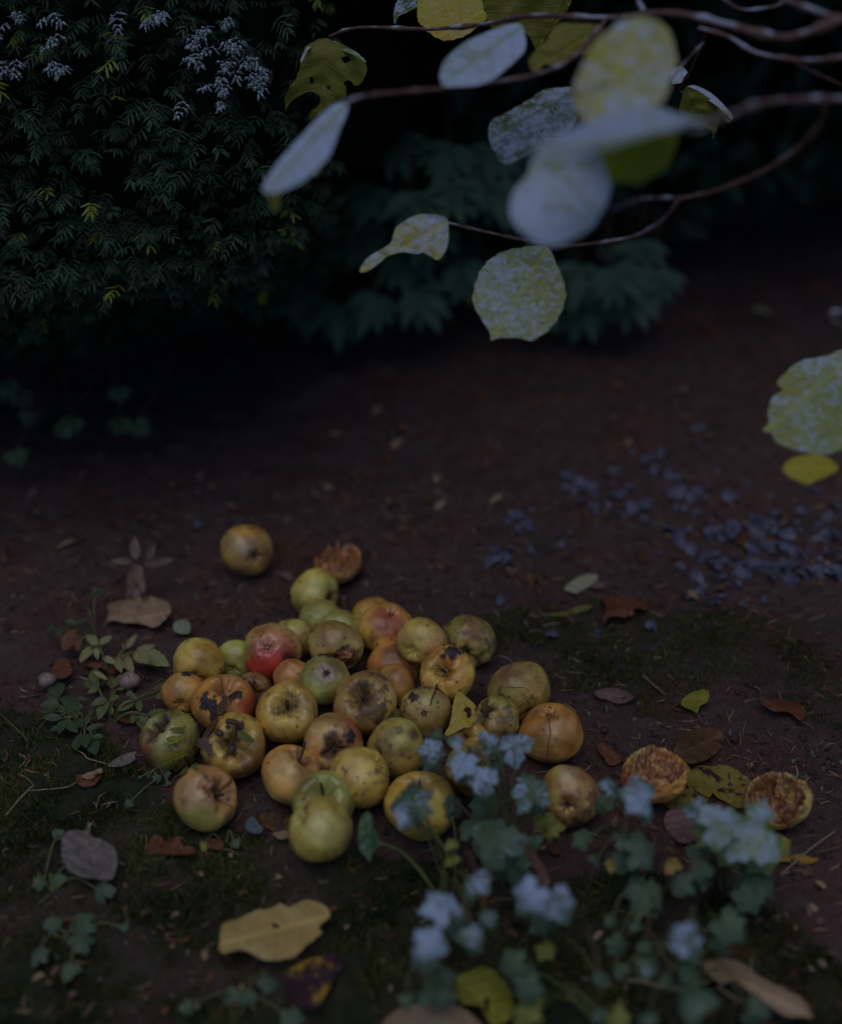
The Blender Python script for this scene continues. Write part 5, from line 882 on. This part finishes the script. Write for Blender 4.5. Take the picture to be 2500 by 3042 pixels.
# low hedge bits near the ground at the left
def low_sprays(name, lab, spots, mat, L, parent=None):
    t = parent
    for k, (a, b, d, yw) in enumerate(spots):
        if L > .05: d -= .17
        c = P(a*1.44, b*1.44, d); n = 7; ps = []; Vs = []; Fs = []; Ls = []; o = 0
        for j in range(n):
            ang = (j-(n-1)/2)*.42+yw; l = L*(1-.07*abs(j-3))*random.uniform(.85, 1.1); V, F, uv = leaflet(l, l*.34, j+k, teeth=.04, curl=.25)
            y = RT*math.sin(ang)*1.0+(-UP)*math.cos(ang)*.9+(-FW)*random.uniform(-.2, .35); y /= np.linalg.norm(y); nn = np.array([random.uniform(-.3, .3), -.6, 1]); nn -= (nn@y)*y; nn /= np.linalg.norm(nn); x = np.cross(y, nn)
            Vs.append(c+V[:, :1]*x+V[:, 1:2]*y+V[:, 2:]*nn); Fs += [tuple(i+o for i in f) for f in F]; Ls.append(np.concatenate([uv, np.full((len(uv), 1), .5)], 1)); o += len(V)
        ob = part('leaf_spray', np.vstack(Vs), Fs, mat, t, luv=np.vstack(Ls))
        part('branch', *tube(smooth_poly([c, c+[random.uniform(-.05,.05), .15, .05], c+[random.uniform(-.1,.1), .45, .02]], 4), np.linspace(.0025, .006, 9), 6), YBK, t)
EV = leaf_material('evergreen_leaf', (.022,.050,.034), (.040,.078,.052), None, .0, (.02,.035,.025), trans=.1, rough=.4)
EV2 = leaf_material('low_shrub_leaf', (.06,.10,.045), (.085,.13,.06), None, .0, None, trans=.1, rough=.4)
EVS = leaf_material('evergreen_leaf_brightened', (.055,.115,.08), (.08,.145,.095), None, .0, (.04,.08,.055), trans=.1, rough=.65)  # brighter copy of the evergreen leaf, colour offsets the shade from overhead
evs = thing('evergreen_shrub', (.25, 3.3, 0), 'dark evergreen shrub with drooping pointed leaf clusters behind the branches', 'shrub')
low_sprays('', '', [(850,400,2.55,0),(930,375,2.55,.2),(770,385,2.6,-.3),(960,360,2.6,.1),(1015,385,2.6,.3),(780,610,2.7,-.4),(860,600,2.7,.5),(830,530,2.7,.1),(700,630,2.75,0),(650,520,2.8,-.3),(955,545,2.7,.2),(1200,550,2.75,-.2),(1265,555,2.7,.3),(1310,500,2.75,.1),(1210,620,2.8,-.3),(1290,600,2.75,.5),(740,470,2.7,.2),(640,610,2.8,-.1),(600,470,2.7,.3),(1010,300,2.6,0),(820,280,2.6,.2),(930,300,2.55,-.3),(1090,420,2.7,.1),(1070,330,2.7,-.1),(560,560,2.7,0),(1350,560,2.75,.1),(880,470,2.65,.1),(1120,600,2.75,-.2)], EVS, .078, evs)
lo = thing('low_shrub', (-.85, 2.35, 0), 'low green sprays at the foot of the hedge on the left', 'shrub')
low_sprays('', '', [(60,850,2.3,0),(130,875,2.28,.3),(150,862,2.28,-.2),(250,865,2.3,.1),(280,870,2.3,.5),(245,800,2.3,.2),(520,835,2.55,.2),(550,850,2.55,-.2),(40,810,2.3,.4),(10,790,2.3,.4),(30,930,2.25,.3)], EV2, .030, lo)
def bulk(name, n, fn, parent, mat, size):
    Vs = []; Fs = []; Ls = []; o = 0; V0, F0, uv0 = leaflet(1, .42, 1, teeth=0, curl=.1); sel = [i*5+j for i in range(0, 13, 3) for j in (0, 2, 4)]
    V0 = V0[sel]; uv0 = uv0[sel]; F0 = [(i*3+j, i*3+j+1, i*3+j+4, i*3+j+3) for i in range(4) for j in range(2)]
    for k in range(n):
        c = fn(); L = random.uniform(*size); V = orient(V0*L, (random.uniform(-.8, .8), random.uniform(-1.4, .3), 1), random.uniform(1.6, 4.7))+c; Vs.append(V); Fs += [tuple(i+o for i in f) for f in F0]; Ls.append(np.concatenate([uv0, np.zeros((len(uv0), 1))], 1)); o += len(V)
    ob = mesh(name, np.vstack(Vs), Fs, mat, luv=np.vstack(Ls)); ob.parent = parent; ob.matrix_parent_inverse = WM[parent.name].inverted()
def wall_y(x, z): return 2.38+.37*np.clip(x+.1, 0, 3)+.15*fbm(np.stack([np.atleast_1d(x), np.atleast_1d(z), 0*np.atleast_1d(x)], 1), 2.2, 3, 9)+np.clip(.35-z, 0, .4)*.3
def wf():
    x = random.uniform(-1.2, 2.6); z = random.uniform(.12, 2.3); return np.array([x, float(wall_y(x, z)[0])+random.random()**2*.25, z])
bulk('foliage', 7000, wf, evs, EV, (.05, .09))
def shade_canopy():  # unseen overhang added above the frame to keep light off the far ground
    x = random.uniform(-1.0, 2.4); y = random.uniform(2.06+.28*max(0, x), 3.2+.3*max(0, x)); zb = 1.3-y*.272+.05+.03*math.sin(7*x); return np.array([x, y, zb+random.random()*.35])
bulk('foliage', 9500, shade_canopy, evs, EV, (.07, .11))  # light-blocking leaves, added out of view
V, F = shell(lambda x, z: wall_y(x, z)+.28, np.linspace(-2.2, 3.4, 70), np.linspace(.05, 2.3, 40), .6); part('inner_shade_shell', V, F, DK, evs)  # same shade-black shell behind the leaf wall
for x, y in ((.0, 3.7), (1.2, 4.0), (2.2, 4.3), (-.9, 3.6)): part('trunk', *tube(smooth_poly([(x, y, -.03), (x+.05, y-.05, .8), (x, y-.1, 2.0)], 6), np.linspace(.06, .03, 13), 10), YBK, evs)
